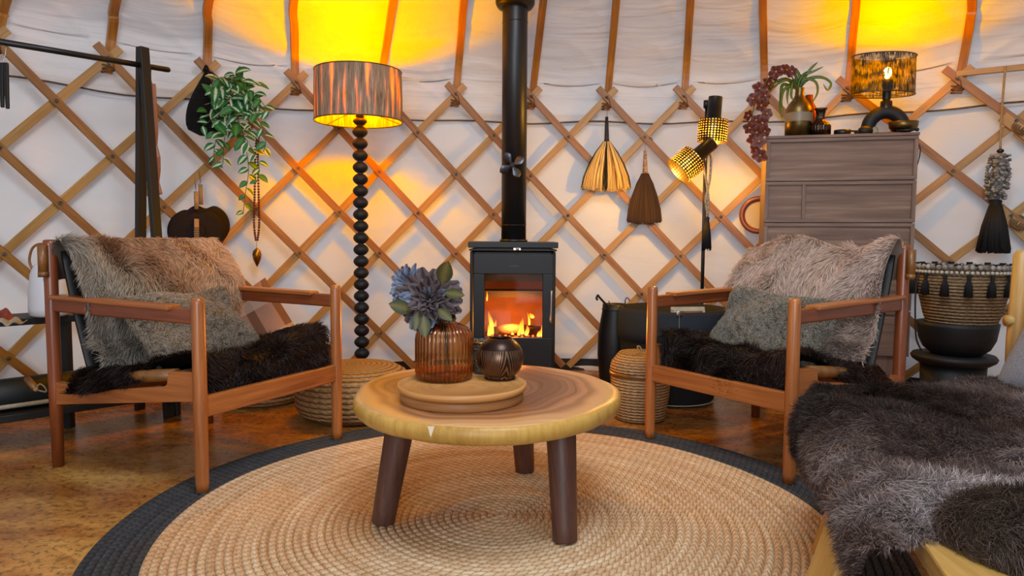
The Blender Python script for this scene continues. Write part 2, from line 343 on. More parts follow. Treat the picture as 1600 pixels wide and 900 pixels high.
M['petal_grey'] = m_leaf('plum_grey_petal', '#6f6163', '#352b30', '#3c343c', False, .6)
M['petal_blue'] = m_leaf('blue_grey_petal', '#7f8ba2', '#4a4f66', '#485264', False, .6)
M['orchid'] = m_leaf('plum_orchid', '#7a3c30', '#46201f', '#6b3a2c', False, .5)
M['orchid_lip'] = plain('orchid_lip', '#a0561c', .5, c2='#d09040', sc=50)
M['stem'] = plain('stem_green', '#3f4a20', .6, c2='#6b5c34', sc=50)
def m_plaid():
    t = NT('plaid_wool'); sep = t.n('ShaderNodeSeparateXYZ'); t.l(t.coord('UV'), sep.inputs[0])
    def band(x, s, w): return t.math('LESS_THAN', t.math('FRACT', t.math('MULTIPLY', x, s)), w)
    a = band(sep.outputs[0], 2.2, .33); b = band(sep.outputs[1], 2.6, .3)
    col = t.mix(t.math('MULTIPLY', a, .8), '#a9826e', '#6b4a36'); col = t.mix(t.math('MULTIPLY', b, .55), col, '#c8b4a4')
    return t.fin(t.bsdf(col, .9, 0, t.bump(t.noise(t.coord('UV', (200, 200, 1)), 1, 2), .4, .002), .1))
M['plaid'] = m_plaid()
def m_flutes(name, c1, c2):
    t = NT(name); sep = t.n('ShaderNodeSeparateXYZ'); t.l(t.coord('UV'), sep.inputs[0]); n = t.noise(t.coord('Object'), 25, 3)
    return t.fin(t.bsdf(t.ramp(n, [(.3, c1), (.7, c2)]), .25, 1, t.bump(t.noise(t.coord('Object'), 60, 2), .15, .002)))
M['smoky'] = m_flutes('smoky_metal', '#2a241f', '#5a4c40')

# ---------------------------------------------------------------- mesh builder
class MB:
    def __init__(s): s.v = []; s.f = []; s.uv = []; s.sm = []; s.mi = []
    def add(s, vs, fs, uvs=None, smooth=True, m=0):
        o = len(s.v); s.v += [tuple(v) for v in vs]
        for k, f in enumerate(fs):
            s.f.append(tuple(i+o for i in f)); s.sm.append(smooth); s.mi.append(m)
            s.uv.append(uvs[k] if uvs else [(0, 0)]*len(f))
        return s
    def beam(s, p0, p1, w, h, up=(0, 0, 1), w1=None, h1=None, m=0, smooth=False):
        p0, p1 = Vector(p0), Vector(p1); d = p1-p0; L = d.length; d.normalize(); up = Vector(up)
        sd = d.cross(up)
        if sd.length < 1e-4: sd = d.cross(Vector((0, 1, .01)))
        sd.normalize(); u = sd.cross(d).normalized(); w1 = w1 or w; h1 = h1 or h
        vs = []
        for p, a, b in ((p0, w, h), (p1, w1, h1)):
            for x, y in ((-.5, -.5), (.5, -.5), (.5, .5), (-.5, .5)): vs.append(p+sd*a*x+u*b*y)
        r = random.random()*7; r2 = random.random()*7
        fs = [(3, 2, 1, 0), (4, 5, 6, 7), (0, 1, 5, 4), (1, 2, 6, 5), (2, 3, 7, 6), (3, 0, 4, 7)]
        c = [0, w, w+h, 2*w+h, 2*w+2*h]
        uvs = [[(r, r2), (r+.03, r2), (r+.03, r2+h), (r, r2+h)]]*2
        for k in range(4): uvs.append([(r, r2+c[k]), (r, r2+c[k+1]), (r+L, r2+c[k+1]), (r+L, r2+c[k])])
        return s.add(vs, fs, uvs, smooth, m)
    def box(s, lo, hi, rot=0, org=None, m=0, ax=None):
        """axis box; rot about z round org"""
        lo, hi = Vector(lo), Vector(hi); c = (lo+hi)/2; e = hi-lo
        ax = max(range(3), key=lambda i: e[i]) if ax is None else ax; d = Vector((0, 0, 0)); d[ax] = e[ax]/2
        R = Matrix.Rotation(rot, 3, 'Z'); org = Vector(org) if org is not None else c
        tf = lambda p: org+R@(p-org)
        if ax == 2: w, h, up = e.x, e.y, (0, 1, 0)
        elif ax == 0: w, h, up = e.y, e.z, (0, 0, 1)
        else: w, h, up = e.x, e.z, (0, 0, 1)
        return s.beam(tf(c-d), tf(c+d), w, h, R@Vector(up), m=m)
    def strip(s, pts, w, h, ups, m=0):
        """flat bar swept through pts; ups = face normal at each point"""
        n = len(pts); vs = []; fs = []; uvs = []; L = random.random()*9; r2 = random.random()*9; Ls = [L]
        for i in range(n):
            a = pts[max(i-1, 0)]; b = pts[min(i+1, n-1)]; d = (b-a).normalized(); u = Vector(ups[i]); sd = d.cross(u).normalized(); u = sd.cross(d).normalized()
            for x, y in ((-.5, -.5), (.5, -.5), (.5, .5), (-.5, .5)): vs.append(pts[i]+sd*w*x+u*h*y)
            if i: L += (pts[i]-pts[i-1]).length; Ls.append(L)
        c = [0, w, w+h, 2*w+h, 2*w+2*h]
        for i in range(n-1):
            for k in range(4):
                a, b = i*4+k, i*4+(k+1) % 4; fs.append((a, b, b+4, a+4))
                uvs.append([(Ls[i], r2+c[k]), (Ls[i], r2+c[k+1]), (Ls[i+1], r2+c[k+1]), (Ls[i+1], r2+c[k])])
        fs += [(3, 2, 1, 0), tuple(range(4*n-4, 4*n))]; uvs += [[(L, r2), (L, r2+w), (L+.01, r2+w), (L+.01, r2)]]*2
        return s.add(vs, fs, uvs, False, m)
    def tube(s, pts, r, n=10, caps=True, m=0, closed=False):
        pts = [Vector(p) for p in pts]; k = len(pts); rr = r if isinstance(r, (list, tuple)) else [r]*k
        vs = []; fs = []; uvs = []; nrm = None; L = 0; Ls = []
        for i, p in enumerate(pts):
            if closed: d = pts[(i+1) % k]-pts[i-1]
            else: d = pts[min(i+1, k-1)]-pts[max(i-1, 0)]
            if d.length < 1e-9: d = Vector((0, 0, 1))
            d.normalize()
            if nrm is None: nrm = d.orthogonal().normalized()
            nrm = (nrm-d*nrm.dot(d)); nrm = nrm.normalized() if nrm.length > 1e-6 else d.orthogonal().normalized()
            b = d.cross(nrm)
            if i: L += (p-pts[i-1]).length
            Ls.append(L)
            for j in range(n): a = 2*PI*j/n; vs.append(p+(nrm*math.cos(a)+b*math.sin(a))*rr[i])
        rng = k if closed else k-1; off = random.random()*5
        for i in range(rng):
            for j in range(n):
                a = i*n+j; b = i*n+(j+1) % n; c = ((i+1) % k)*n; fs.append((a, b, c+(j+1) % n, c+j))
                l1 = Ls[i]+off; l2 = (Ls[i+1] if i+1 < k else L+.01)+off; w = 2*PI*rr[i]
                uvs.append([(l1, w*j/n+off), (l1, w*(j+1)/n+off), (l2, w*(j+1)/n+off), (l2, w*j/n+off)])
        if caps and not closed:
            fs += [tuple(reversed(range(n))), tuple(range((k-1)*n, k*n))]; uvs += [[(off, off+.01*q) for q in range(n)]]*2
        return s.add(vs, fs, uvs, True, m)
    def lathe(s, prof, c, n=32, mat=None, m=0, uvn=False, flute=None, sq=None):
        """prof [(r,z)...]; uv: metres (u around at mean radius, v along) or 0..1 if uvn"""
        c = Vector(c); vs = []; fs = []; uvs = []; Ls = [0]
        for i in range(1, len(prof)): Ls.append(Ls[-1]+math.hypot(prof[i][0]-prof[i-1][0], prof[i][1]-prof[i-1][1]))
        rm = max(p[0] for p in prof); T = Ls[-1]
        for r, z in prof:
            for j in range(n):
                a = 2*PI*j/n; q = r
                if flute: q = r*(1+flute[1]*math.cos(flute[0]*a))
                v = Vector((q*math.cos(a), q*math.sin(a), z))
                if sq: v = Vector((v.x*sq[0], v.y*sq[1], v.z))
                if mat is not None: v = mat@v
                vs.append(c+v)
        for i in range(len(prof)-1):
            for j in range(n):
                a = i*n+j; b = i*n+(j+1) % n; fs.append((a, b, b+n, a+n))
                if uvn: uvs.append([(j/n, Ls[i]/T), ((j+1)/n, Ls[i]/T), ((j+1)/n, Ls[i+1]/T), (j/n, Ls[i+1]/T)])
                else:
                    k = 2*PI*rm/n; uvs.append([(k*j, Ls[i]), (k*(j+1), Ls[i]), (k*(j+1), Ls[i+1]), (k*j, Ls[i+1])])
        return s.add(vs, fs, uvs, True, m)
    def ball(s, c, r, n=12, k=8, sc=(1, 1, 1), mat=None, m=0):
        prof = [(r*math.sin(PI*i/k)+1e-5, -r*math.cos(PI*i/k)) for i in range(k+1)]
        S = Matrix.Diagonal(Vector(sc)); S = (mat@S) if mat is not None else S
        return s.lathe(prof, c, n, S, m, True)
    def grid(s, fn, nu, nv, m=0, flip=False):
        vs = [fn(i/nu, j/nv) for i in range(nu+1) for j in range(nv+1)]; fs = []; uvs = []
        for i in range(nu):
            for j in range(nv):
                a = i*(nv+1)+j; q = (a, a+nv+1, a+nv+2, a+1); u = [(i/nu, j/nv), ((i+1)/nu, j/nv), ((i+1)/nu, (j+1)/nv), (i/nu, (j+1)/nv)]
                if flip: q = q[::-1]; u = u[::-1]
                fs.append(q); uvs.append(u)
        return s.add(vs, fs, uvs, True, m)
    def leaf(s, base, d, nrm, L, w, curl=.3, segs=6, shape=.45, cup=.15, m=0, blunt=.8):
        """pointed leaf; d direction, nrm upper side, curl bends against nrm"""
        base = Vector(base); d = Vector(d).normalized(); nrm = Vector(nrm); nrm = (nrm-d*nrm.dot(d))
        nrm = nrm.normalized() if nrm.length > 1e-5 else d.orthogonal().normalized(); sd = d.cross(nrm); vs = []; fs = []; uvs = []
        p = base.copy(); ang = 0
        for i in range(segs+1):
            t = i/segs; ww = w*.5*max(math.sin(PI*t**(math.log(.5)/math.log(shape))), 0.04)**blunt if i < segs else w*.5*(.02 if blunt > .6 else .32)
            dd = d*math.cos(ang)-nrm*math.sin(ang); nn = nrm*math.cos(ang)+d*math.sin(ang)
            vs += [p-sd*ww+nn*cup*ww, p, p+sd*ww+nn*cup*ww]; p = p+dd*(L/segs); ang += curl/segs
        for i in range(segs):
            a = i*3
            fs += [(a, a+1, a+4, a+3), (a+1, a+2, a+5, a+4)]; t0, t1 = i/segs, (i+1)/segs
            uvs += [[(0, t0), (.5, t0), (.5, t1), (0, t1)], [(.5, t0), (1, t0), (1, t1), (.5, t1)]]
        return s.add(vs, fs, uvs, True, m)
ORG = {}
def tag(o, label=None, cat=None, group=None, kind=None):
    if label: o['label'] = label
    if cat: o['category'] = cat
    if group: o['group'] = group
    if kind: o['kind'] = kind
    return o
def build(name, mb, mats, org, parent=None, bevel=0, subsurf=0, solid=0):
    me = bpy.data.meshes.new(name); org = Vector(org)
    me.from_pydata([(v[0]-org.x, v[1]-org.y, v[2]-org.z) for v in mb.v], [], mb.f)
    for m in (mats if isinstance(mats, (list, tuple)) else [mats]): me.materials.append(M[m] if isinstance(m, str) else m)
    me.polygons.foreach_set('use_smooth', mb.sm); me.polygons.foreach_set('material_index', mb.mi)
    uv = me.uv_layers.new(name='UVMap'); flat = [c for f in mb.uv for p in f for c in p]; uv.data.foreach_set('uv', flat)
    me.update(); o = bpy.data.objects.new(name, me); COL.objects.link(o)
    if parent is not None: o.parent = parent
    if bevel:
        b = o.modifiers.new('bevel', 'BEVEL'); b.width = bevel; b.segments = 2; b.limit_method = 'ANGLE'; b.angle_limit = .6
        b.harden_normals = False
    if solid: sm = o.modifiers.new('solid', 'SOLIDIFY'); sm.thickness = solid; sm.offset = 0
    if subsurf: ss = o.modifiers.new('sub', 'SUBSURF'); ss.levels = subsurf; ss.render_levels = subsurf
    ORG[o.name] = org; return o
def thing(name, label, cat, loc, group=None):
    o = bpy.data.objects.new(name, None); COL.objects.link(o); o.location = loc; o.empty_display_size = .05
    ORG[o.name] = Vector(loc); return tag(o, label, cat, group)
def part(name, mb, mats, parent, **k): return build(name, mb, mats, ORG[parent.name], parent, **k)
def solo(name, mb, mats, loc, label=None, cat=None, group=None, kind=None, **k):
    o = build(name, mb, mats, loc, None, **k); o.location = loc; return tag(o, label, cat, group, kind)

# ---------------------------------------------------------------- fur
def nfield(P, freq, seed, k=10):
    r = np.random.default_rng(seed); out = np.zeros(len(P))
    for _ in range(k):
        d = r.normal(size=3); d /= np.linalg.norm(d); out += np.sin(P@d*freq*r.uniform(.6, 1.5)+r.uniform(0, 6.28))
    return out/math.sqrt(k)
def vfield(P, freq, seed): return np.stack([nfield(P, freq, seed+i*31) for i in range(3)], 1)
def nrmz(a): return a/np.maximum(np.linalg.norm(a, axis=1, keepdims=True), 1e-9)
def lin(c): return np.array(hx(c)[:3])
def fur(name, mb, n, L, wid, flow, parent=None, org=None, lean=.8, clump=.6, cf=60, curl=0, rnd=.25, cols=('#555555',), cfreq=9, seed=1, bend=.6, grav=.25, colfn=None, root=.4, lab=None, wc=None):
    V = np.array(mb.v); tri = []
    for f in mb.f:
        tri.append(f[:3])
        if len(f) == 4: tri.append((f[0], f[2], f[3]))
    T = np.array(tri); a, b, c = V[T[:, 0]], V[T[:, 1]], V[T[:, 2]]; cr = np.cross(b-a, c-a); ar = np.linalg.norm(cr, axis=1)
    VN = np.zeros_like(V)
    for i in range(3): np.add.at(VN, T[:, i], cr)
    VN = nrmz(VN); r = np.random.default_rng(seed)
    ti = r.choice(len(T), n, p=ar/ar.sum()); u, w = r.random(n), r.random(n); fl = u+w > 1; u[fl] = 1-u[fl]; w[fl] = 1-w[fl]
    P = a[ti]+(b[ti]-a[ti])*u[:, None]+(c[ti]-a[ti])*w[:, None]
    N = nrmz(VN[T[ti, 0]]*(1-u-w)[:, None]+VN[T[ti, 1]]*u[:, None]+VN[T[ti, 2]]*w[:, None])
    fv = np.array(flow(P) if callable(flow) else np.tile(np.array(flow, float), (n, 1)))
    fv = nrmz(fv-N*(fv*N).sum(1, keepdims=True)+1e-6)
    C = vfield(P, cf, seed+5)*clump; C2 = vfield(P, cf*.22, seed+77)*clump*.7; R = r.normal(size=(n, 3))*rnd
    d0 = nrmz(N+fv*lean*.3+R*.5); d1 = nrmz(N*(1-bend)+fv*lean+C+C2+R+np.array([0, 0, -grav]))
    below = (d1*N).sum(1, keepdims=True); d1 = nrmz(d1+N*np.maximum(.12-below, 0))
    ln = L*r.uniform(.6, 1.2, n)*(1+.25*nfield(P, cf*.4, seed+9)); ln = np.clip(ln, L*.35, L*1.7)[:, None]
    ph = nfield(P, cf*.8, seed+15)*3+r.normal(size=n)*.3; ax1 = nrmz(np.cross(d1, r.normal(size=(n, 3)))); ax2 = np.cross(d1, ax1)
    K = 5; pts = []
    for k in range(K):
        t = k/(K-1); p = P+ln*t*(d0*(1-t)+d1*t)
        if curl: p = p+curl*t*(np.cos(ph+t*7)[:, None]*ax1+np.sin(ph+t*7)[:, None]*ax2)
        pts.append(p)
    sd = nrmz(np.cross(d1, r.normal(size=(n, 3))))*wid*.5
    vs = []
    for k in range(K-1): tw = 1-.55*k/(K-1); vs += [pts[k]-sd*tw, pts[k]+sd*tw]
    vs.append(pts[-1]); S = np.stack(vs, 1); per = S.shape[1]; base = len(V)+np.arange(n)*per
    allv = np.concatenate([V-N0(V, VN, .001), S.reshape(-1, 3)])
    quads = []
    for k in range(K-2): quads.append(np.stack([base+2*k, base+2*k+1, base+2*k+3, base+2*k+2], 1))
    tri3 = np.stack([base+2*(K-2), base+2*(K-2)+1, base+2*(K-1)], 1)
    nq = np.concatenate(quads)
    bf = [f for f in mb.f]; loops = np.concatenate([np.concatenate([np.array(f) for f in bf]), nq.reshape(-1), tri3.reshape(-1)])
    tot = np.concatenate([np.array([len(f) for f in bf]), np.full(len(nq), 4), np.full(len(tri3), 3)]); st = np.concatenate([[0], np.cumsum(tot)[:-1]])
    # colours
    cc = np.array([lin(x) for x in cols]); m = len(cc)
    def base_col(Q):
        if colfn is not None: return colfn(Q)
        x = np.clip((nfield(Q, cfreq, seed+3)*.33+.5), 0, .999)*(m-1); i = x.astype(int); i = np.minimum(i, m-2) if m > 1 else i*0
        return cc[i]*(1-(x-i))[:, None]+cc[np.minimum(i+1, m-1)]*(x-i)[:, None]
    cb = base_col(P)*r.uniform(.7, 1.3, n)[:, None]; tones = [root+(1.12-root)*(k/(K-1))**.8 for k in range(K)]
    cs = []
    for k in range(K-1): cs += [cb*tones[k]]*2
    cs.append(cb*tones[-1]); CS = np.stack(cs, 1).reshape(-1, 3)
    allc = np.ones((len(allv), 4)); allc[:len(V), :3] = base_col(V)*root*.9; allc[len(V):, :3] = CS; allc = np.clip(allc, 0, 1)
    org = ORG[parent.name] if parent is not None else Vector(org)
    allv = allv-np.array(org)
    me = bpy.data.meshes.new(name); me.vertices.add(len(allv)); me.vertices.foreach_set('co', allv.astype(np.float32).ravel())
    me.loops.add(len(loops)); me.loops.foreach_set('vertex_index', loops.astype(np.int32)); me.polygons.add(len(tot))
    me.polygons.foreach_set('loop_start', st.astype(np.int32)); me.polygons.foreach_set('use_smooth', np.ones(len(tot), bool))
    me.update(calc_edges=True); me.validate()
    at = me.color_attributes.new('tint', 'FLOAT_COLOR', 'POINT'); at.data.foreach_set('color', allc.astype(np.float32).ravel())
    me.materials.append(M['fur']); o = bpy.data.objects.new(name, me); COL.objects.link(o)
    if parent is not None: o.parent = parent
    else: o.location = org
    ORG[o.name] = org; return o
def N0(V, VN, e): return VN*e
def pad(c, ax, ay, hw, hh, th, nu=22, nv=18, sag=.0, wob=.01, seed=0, p=2.6, corner=.10, bendfn=None):
    """cushion: closed surface; ax, ay in-plane unit axes, half sizes hw, hh, half thickness th"""
    c, ax, ay = Vector(c), Vector(ax).normalized(), Vector(ay).normalized(); az = ax.cross(ay).normalized(); rr = random.Random(seed)
    ks = [(rr.uniform(2, 5), rr.uniform(2, 5), rr.uniform(0, 6)) for _ in range(4)]; mb = MB()
    def pt(u, v, sgn):
        x, y = 2*u-1, 2*v-1
        t = max((1-abs(x)**p)*(1-abs(y)**p), 0)**.42
        k = 1-corner*(1-abs(x))**1*abs(y)**3; k2 = 1-corner*(1-abs(y))*abs(x)**3
        w = sum(math.sin(a*x+b*y+q) for a, b, q in ks)*wob
        P = c+ax*(x*hw*k2)+ay*(y*hh*k)+az*(sgn*th*t+w*.6)-Vector((0, 0, sag*(1-y*y)*0))
        return bendfn(P, x, y) if bendfn else P
    mb.grid(lambda u, v: pt(u, v, 1), nu, nv); mb.grid(lambda u, v: pt(u, v, -1), nu, nv, flip=True)
    return mb

# ================================================================= SETTING
ceil_prof = [(WR-.02, 1.50), (WR-.004, 1.65), (3.49, 1.82), (3.30, 1.98), (3.08, 2.115), (2.75, 2.27), (2.2, 2.50), (1.4, 2.82), (.62, 3.10)]
def prof_at(t):
    x = t*(len(ceil_prof)-1); i = min(int(x), len(ceil_prof)-2); f = x-i; a, b = ceil_prof[i], ceil_prof[i+1]
    p0 = ceil_prof[max(i-1, 0)]; p3 = ceil_prof[min(i+2, len(ceil_prof)-1)]
    def cr(a0, a1, a2, a3): return .5*((2*a1)+(-a0+a2)*f+(2*a0-5*a1+4*a2-a3)*f*f+(-a0+3*a1-3*a2+a3)*f**3)
    return cr(p0[0], a[0], b[0], p3[0]), cr(p0[1], a[1], b[1], p3[1])
A0, DA = .0689, .0648; Z0, DZ = 1.6485, .2331
_a6 = wang(W(1325, 127, .05)); _a8 = wang(W(1497, 127, .05))
def ANG(i):
    if i <= 4: return A0+i*DA
    a4 = A0+4*DA
    if i <= 6: return a4+(_a6-a4)*(i-4)/2
    if i <= 8: return _a6+(_a8-_a6)*(i-6)/2
    return _a8+(i-8)*(_a8-_a6)/2
def ZT(a): return -.0047*WR*math.sin(a)
# floor
mb = MB(); n = 72; mb.add([(WX+3.9*math.cos(2*PI*i/n), WY+3.9*math.sin(2*PI*i/n), 0) for i in range(n)]+[(WX+3.9*math.cos(2*PI*i/n), WY+3.9*math.sin(2*PI*i/n), -.05) for i in range(n)],
    [tuple(range(n)), tuple(reversed(range(n, 2*n)))]+[(i, i+n, (i+1) % n+n, (i+1) % n) for i in range(n)], None, False)
solo('floor', mb, 'floor', (0, 0, 0), kind='structure')
# wall canvas
def wall_pt(u, v):
    a = -2.15+4.3*u; z = -.0+1.56*v
    low = max(0, 1-z/.30)
    d = .006*math.sin(a*31+1.3*math.sin(a*7))*(.4+.6*v)+.005*math.sin(a*13+z*6)
    d += low*low*(.014*math.sin(z*75+3*math.sin(a*5))+.010*math.sin(a*19+z*20))
    d += .004*math.sin((z*2.2+a*3.1)*6+2*math.sin(a*4))
    p = wp(a, z, -.004+d); return p
mb = MB(); mb.grid(wall_pt, 420, 70)
for k, uvs in enumerate(mb.uv): mb.uv[k] = [(u*4.3*WR, v*1.56) for u, v in uvs]
solo('wall_back', mb, 'canvas', (WX, WY, 0), kind='structure')
# roof canvas, sagging between the poles
def bay(a):
    i = (a-A0)/(2*DA) if a <= A0+4*DA else None
    if i is None:
        for k in (4, 6, 8, 10, 12, 14, 16, 18, 20, 22, 24, 26):
            if ANG(k) <= a < ANG(k+2): return (a-ANG(k))/(ANG(k+2)-ANG(k)), k
        return 0, 99
    return i-math.floor(i), int(math.floor(i))*2
def roof_pt(u, v):
    a = -2.15+4.3*u; t = v**1.25; r, z = prof_at(t); s, k = bay(a)
    rr = random.Random(k); q1, q2, q3, dr = rr.uniform(0, 6), rr.uniform(0, 6), rr.uniform(.6, 1.6), rr.choice((1, 1, -1))
    sag = math.sin(PI*s)**.8*min(1, max(t-.02, 0)*7)
    belly = .030*sag*(1.0+.5*math.sin(z*9+q1))
    w = z*1.0+dr*s*.16-.10*math.sin(PI*s)
    fold = (1-abs(math.sin(w*17*q3**.3+q2)))**2.6*.020*(.35+.65*abs(math.sin(q1+z*5+s*2)))*min(1, max(z-1.56, 0)*6)
    fold2 = (1-abs(math.sin(w*41+q1*2+s)))**2*.0028*min(1, max(z-1.56, 0)*6)*(.5+.5*math.sin(s*6+q3*9))
    r = r+belly*.6-(fold+fold2)*.8; z = z-belly*.7 if t > .2 else z
    return Vector((WX+r*math.sin(a), WY+r*math.cos(a), z+ZT(a)))
mb = MB(); mb.grid(roof_pt, 900, 130)
for k, uvs in enumerate(mb.uv): mb.uv[k] = [(u*4.3*WR, v*4.2) for u, v in uvs]
solo('ceiling', mb, 'roof', (WX, WY, 0), kind='structure')
mb = MB(); mb.tube([wp(-2.1+4.2*i/140, 1.505+.008*math.sin(i*.9)+.006*math.sin(i*.37)+ZT(-2.1+4.2*i/140), .026) for i in range(141)], .0045, 6)
solo('trim_1', mb, 'hem', (WX, WY, 1.5), kind='structure')
mb = MB(); mb.strip([wp(-2.1+4.2*i/90, .035, .012) for i in range(91)], .07, .012, [wp(-2.1+4.2*i/90, 0, 0)*-1+Vector((WX, WY, 0)) for i in range(91)])
solo('baseboard_back', mb, 'black_matte', (WX, WY, 0), kind='structure')

# lattice
lat = thing('lattice_wall', 'brown wooden trellis of crossed slats bolted into diamonds along the white canvas wall', 'lattice', (WX, WY+WR-.05, 0))
def node(i, j, off): a = ANG(i); return wp(a, Z0-j*DZ+ZT(a), off)
def slat(i0, sgn, j1=6.93):
    js = [-.24+k*(j1+.24)/16 for k in range(17)]; off = .078 if sgn > 0 else .062
    wob = random.uniform(-.004, .004)
    pts = [node(i0+sgn*j, j, off)+Vector((0, 0, wob*math.sin(j))) for j in js]; ups = [Vector((WX, WY, p.z))-p for p in pts]
    mb = MB(); mb.strip(pts, .040, .013, ups)
    part('slat', mb, 'slat_dark' if sgn > 0 else 'slat_light', lat, bevel=.0025)
for i in range(-24, 19, 2): slat(i, 1)
for i in range(-16, 25, 2):
    slat(i, -1)
nb = 0
for j in range(0, 7):
    for i in range(-16, 12):
        if (i+j) % 2 == 0 and nb < 98:
            p = node(i, j, .087); inn = (Vector((WX, WY, p.z))-p).normalized()
            Mx = inn.to_track_quat('Z', 'Y').to_matrix()
            mb = MB(); mb.lathe([(.0095, 0), (.0095, .003), (.006, .0035), (.006, .0015), (.0045, .0015), (.0042, .005), (.0001, .0055)], p-inn*.001, 14, Mx)
            part('bolt', mb, 'screw', lat); nb += 1
for i in range(-14, 10, 2):
    a = ANG(i); zc = Z0+ZT(a); c = wp(a, zc-.052, .058); T = Vector((math.cos(a), -math.sin(a), 0)); N = Vector((-math.sin(a), -math.cos(a), 0)); mb = MB()
    for k in range(3):
        zz = c.z+.012-k*.009; mb.tube([Vector((c.x, c.y, zz))+T*(.030*math.cos(q*PI/8))+N*(.030*math.sin(q*PI/8))+Vector((0, 0, (.008*k-.008)*math.cos(q*PI/8))) for q in range(16)], .0035, 5, closed=True)
    mb.tube([c+T*.02+N*.034, c+T*.012+N*.040+Vector((0, 0, .04)), c-T*.012+N*.036+Vector((0, 0, .055))], .0022, 5)
    part('rope_tie', mb, 'tie', lat)
# doubled joint slats at the right with cord
mb = MB()
for (x0, y0, x1, y1, o_) in ((1566, 182, 1640, 238, .075), (1553, 320, 1625, 390, .075), (1590, 205, 1660, 262, .06)):
    p0, p1 = W(x0, y0, o_), W(x1, y1, o_); k = 8; pts = [W(x0+(x1-x0)*q/k, y0+(y1-y0)*q/k, o_) for q in range(k+1)]
    mb.strip(pts, .052, .022, [Vector((WX, WY, p.z))-p for p in pts])
part('joint_block', mb, 'slat_light', lat, bevel=.004)
mb = MB()
for (cx, cy) in ((1592, 196), (1588, 345)):
    for k in range(4):
        c = W(cx+k*3, cy+k*3, .085); mb.tube([c+Vector((.030*math.cos(q), .022*math.sin(q)*.6, .03*math.sin(q+.6)+.004*k)) for q in [PI*2*z/14 for z in range(14)]], .0035, 5, closed=True)
part('joint_cord', mb, 'tie', lat)
# roof poles
tops = {-14: (8, 0), -12: (181, 0), -10: (326, 0), -8: (459, 0), -6: (615, 0), -4: (725, 0), -2: (849, 0), 0: (963, 0), 2: (1079, 0), 4: (1192, 0), 6: (1338, 0), 8: (1519, 0), 10: (1700, 0), -16: (-170, 0)}
PL = {-14: 'far left roof pole rising from the lattice head at the picture edge', -12: 'roof pole rising behind the black clothes rail', -10: 'roof pole rising above the black hanging planter', -8: 'glowing roof pole left of the string-shaded floor lamp', -6: 'roof pole that starts behind the string-shaded floor lamp', -4: 'roof pole between the string-shaded lamp and the stove pipe', -2: 'roof pole rising just right of the stove pipe', 0: 'roof pole above the pale fan-shaped hanging broom', 2: 'roof pole above and left of the twin spotlight lamp', 4: 'roof pole rising above the plum orchid spray', 6: 'roof pole rising behind the dark thread-shaded table lamp', 8: 'curved roof pole right of the thread-shaded table lamp', 10: 'roof pole beyond the right picture edge', -16: 'roof pole beyond the left picture edge'}
def W_px(p):
    q = (Matrix.Translation(EYE) @ Matrix.Rotation(PI/2-TH, 4, 'X') @ Matrix.Rotation(ROLL, 4, 'Z')).inverted() @ p; return (800+FPX*q.x/-q.z, 450-FPX*q.y/-q.z)
for i, (tx, ty) in tops.items():
    if i in (10, -16): continue
    a = ANG(i); pz = ZT(a); b0 = wp(a, Z0-.065+pz, .034)
    def hitz(px, py):   # the point of the roof surface seen at this pixel
        r = ray(px, py).normalized(); lo, hi = 1.5, 4.6
        for k in range(240):
            d_ = lo+(hi-lo)*k/240; p = EYE+r*d_; rad = math.hypot(p.x-WX, p.y-WY)
            if p.z > 1.5 and p.y > .3:
                best = min(((abs(prof_at(q/60)[0]-rad), prof_at(q/60)[1]) for q in range(61)))
                if best[1] < p.z+.035: return p
        return EYE+r*3.9
    t0 = hitz(tx, ty); at_ = wang(t0); ri = math.hypot(t0.x-WX, t0.y-WY)
    pxh = {8: [(1500, 98), (1512, 58)]}.get(i); hd = W_px(b0)
    fr_ = [(hd[0]+(tx-hd[0])*q, hd[1]+(ty-hd[1])*q) for q in (.45, .72)] if not pxh else [pxh[1], (1517, 25)]
    pts = [b0]; b1 = wp(a+(at_-a)*.22, 1.745+pz, .062); k1 = D(hd[0]+(tx-hd[0])*.16, hd[1]+(ty-hd[1])*.16, b0.y-.004); pts.append(k1)
    for fx_, fy_ in fr_: pts.append(hitz(fx_, fy_))
    pts.append(t0)
    for rr_, zz in ((2.75, 2.27-.05), (2.0, 2.54), (1.0, 2.93)):
        if rr_ < ri-.1: aa = a+(at_-a)*(1+.5*(ri-rr_)/ri); pts.append(Vector((WX+rr_*math.sin(aa), WY+rr_*math.cos(aa), zz)))
    # smooth
    def cat(P, n=5):
        out = []
        for k in range(len(P)-1):
            p0, p1, p2, p3 = P[max(k-1, 0)], P[k], P[k+1], P[min(k+2, len(P)-1)]
            for q in range(n):
                f = q/n; out.append(.5*((2*p1)+(-p0+p2)*f+(2*p0-5*p1+4*p2-p3)*f*f+(-p0+3*p1-3*p2+p3)*f**3))
        return out+[P[-1]]
    pts = cat(pts); ups = []
    for p in pts:
        n_ = Vector((WX-p.x, WY-p.y, 0)).normalized(); ups.append(n_-Vector((0, 0, .6 if p.z > 1.9 else .2)))
    mb = MB(); mb.strip(pts, .040, .034, ups)
    solo('roof_pole', mb, 'pole', b0, PL[i], 'roof pole', 'bent wooden roof poles', bevel=.003)
def cat(P, n=6):
    P = [Vector(p) for p in P]; out = []
    for k in range(len(P)-1):
        p0, p1, p2, p3 = P[max(k-1, 0)], P[k], P[k+1], P[min(k+2, len(P)-1)]
        for q in range(n):
            f = q/n; out.append(.5*((2*p1)+(-p0+p2)*f+(2*p0-5*p1+4*p2-p3)*f*f+(-p0+3*p1-3*p2+p3)*f**3))
    return out+[P[-1]]

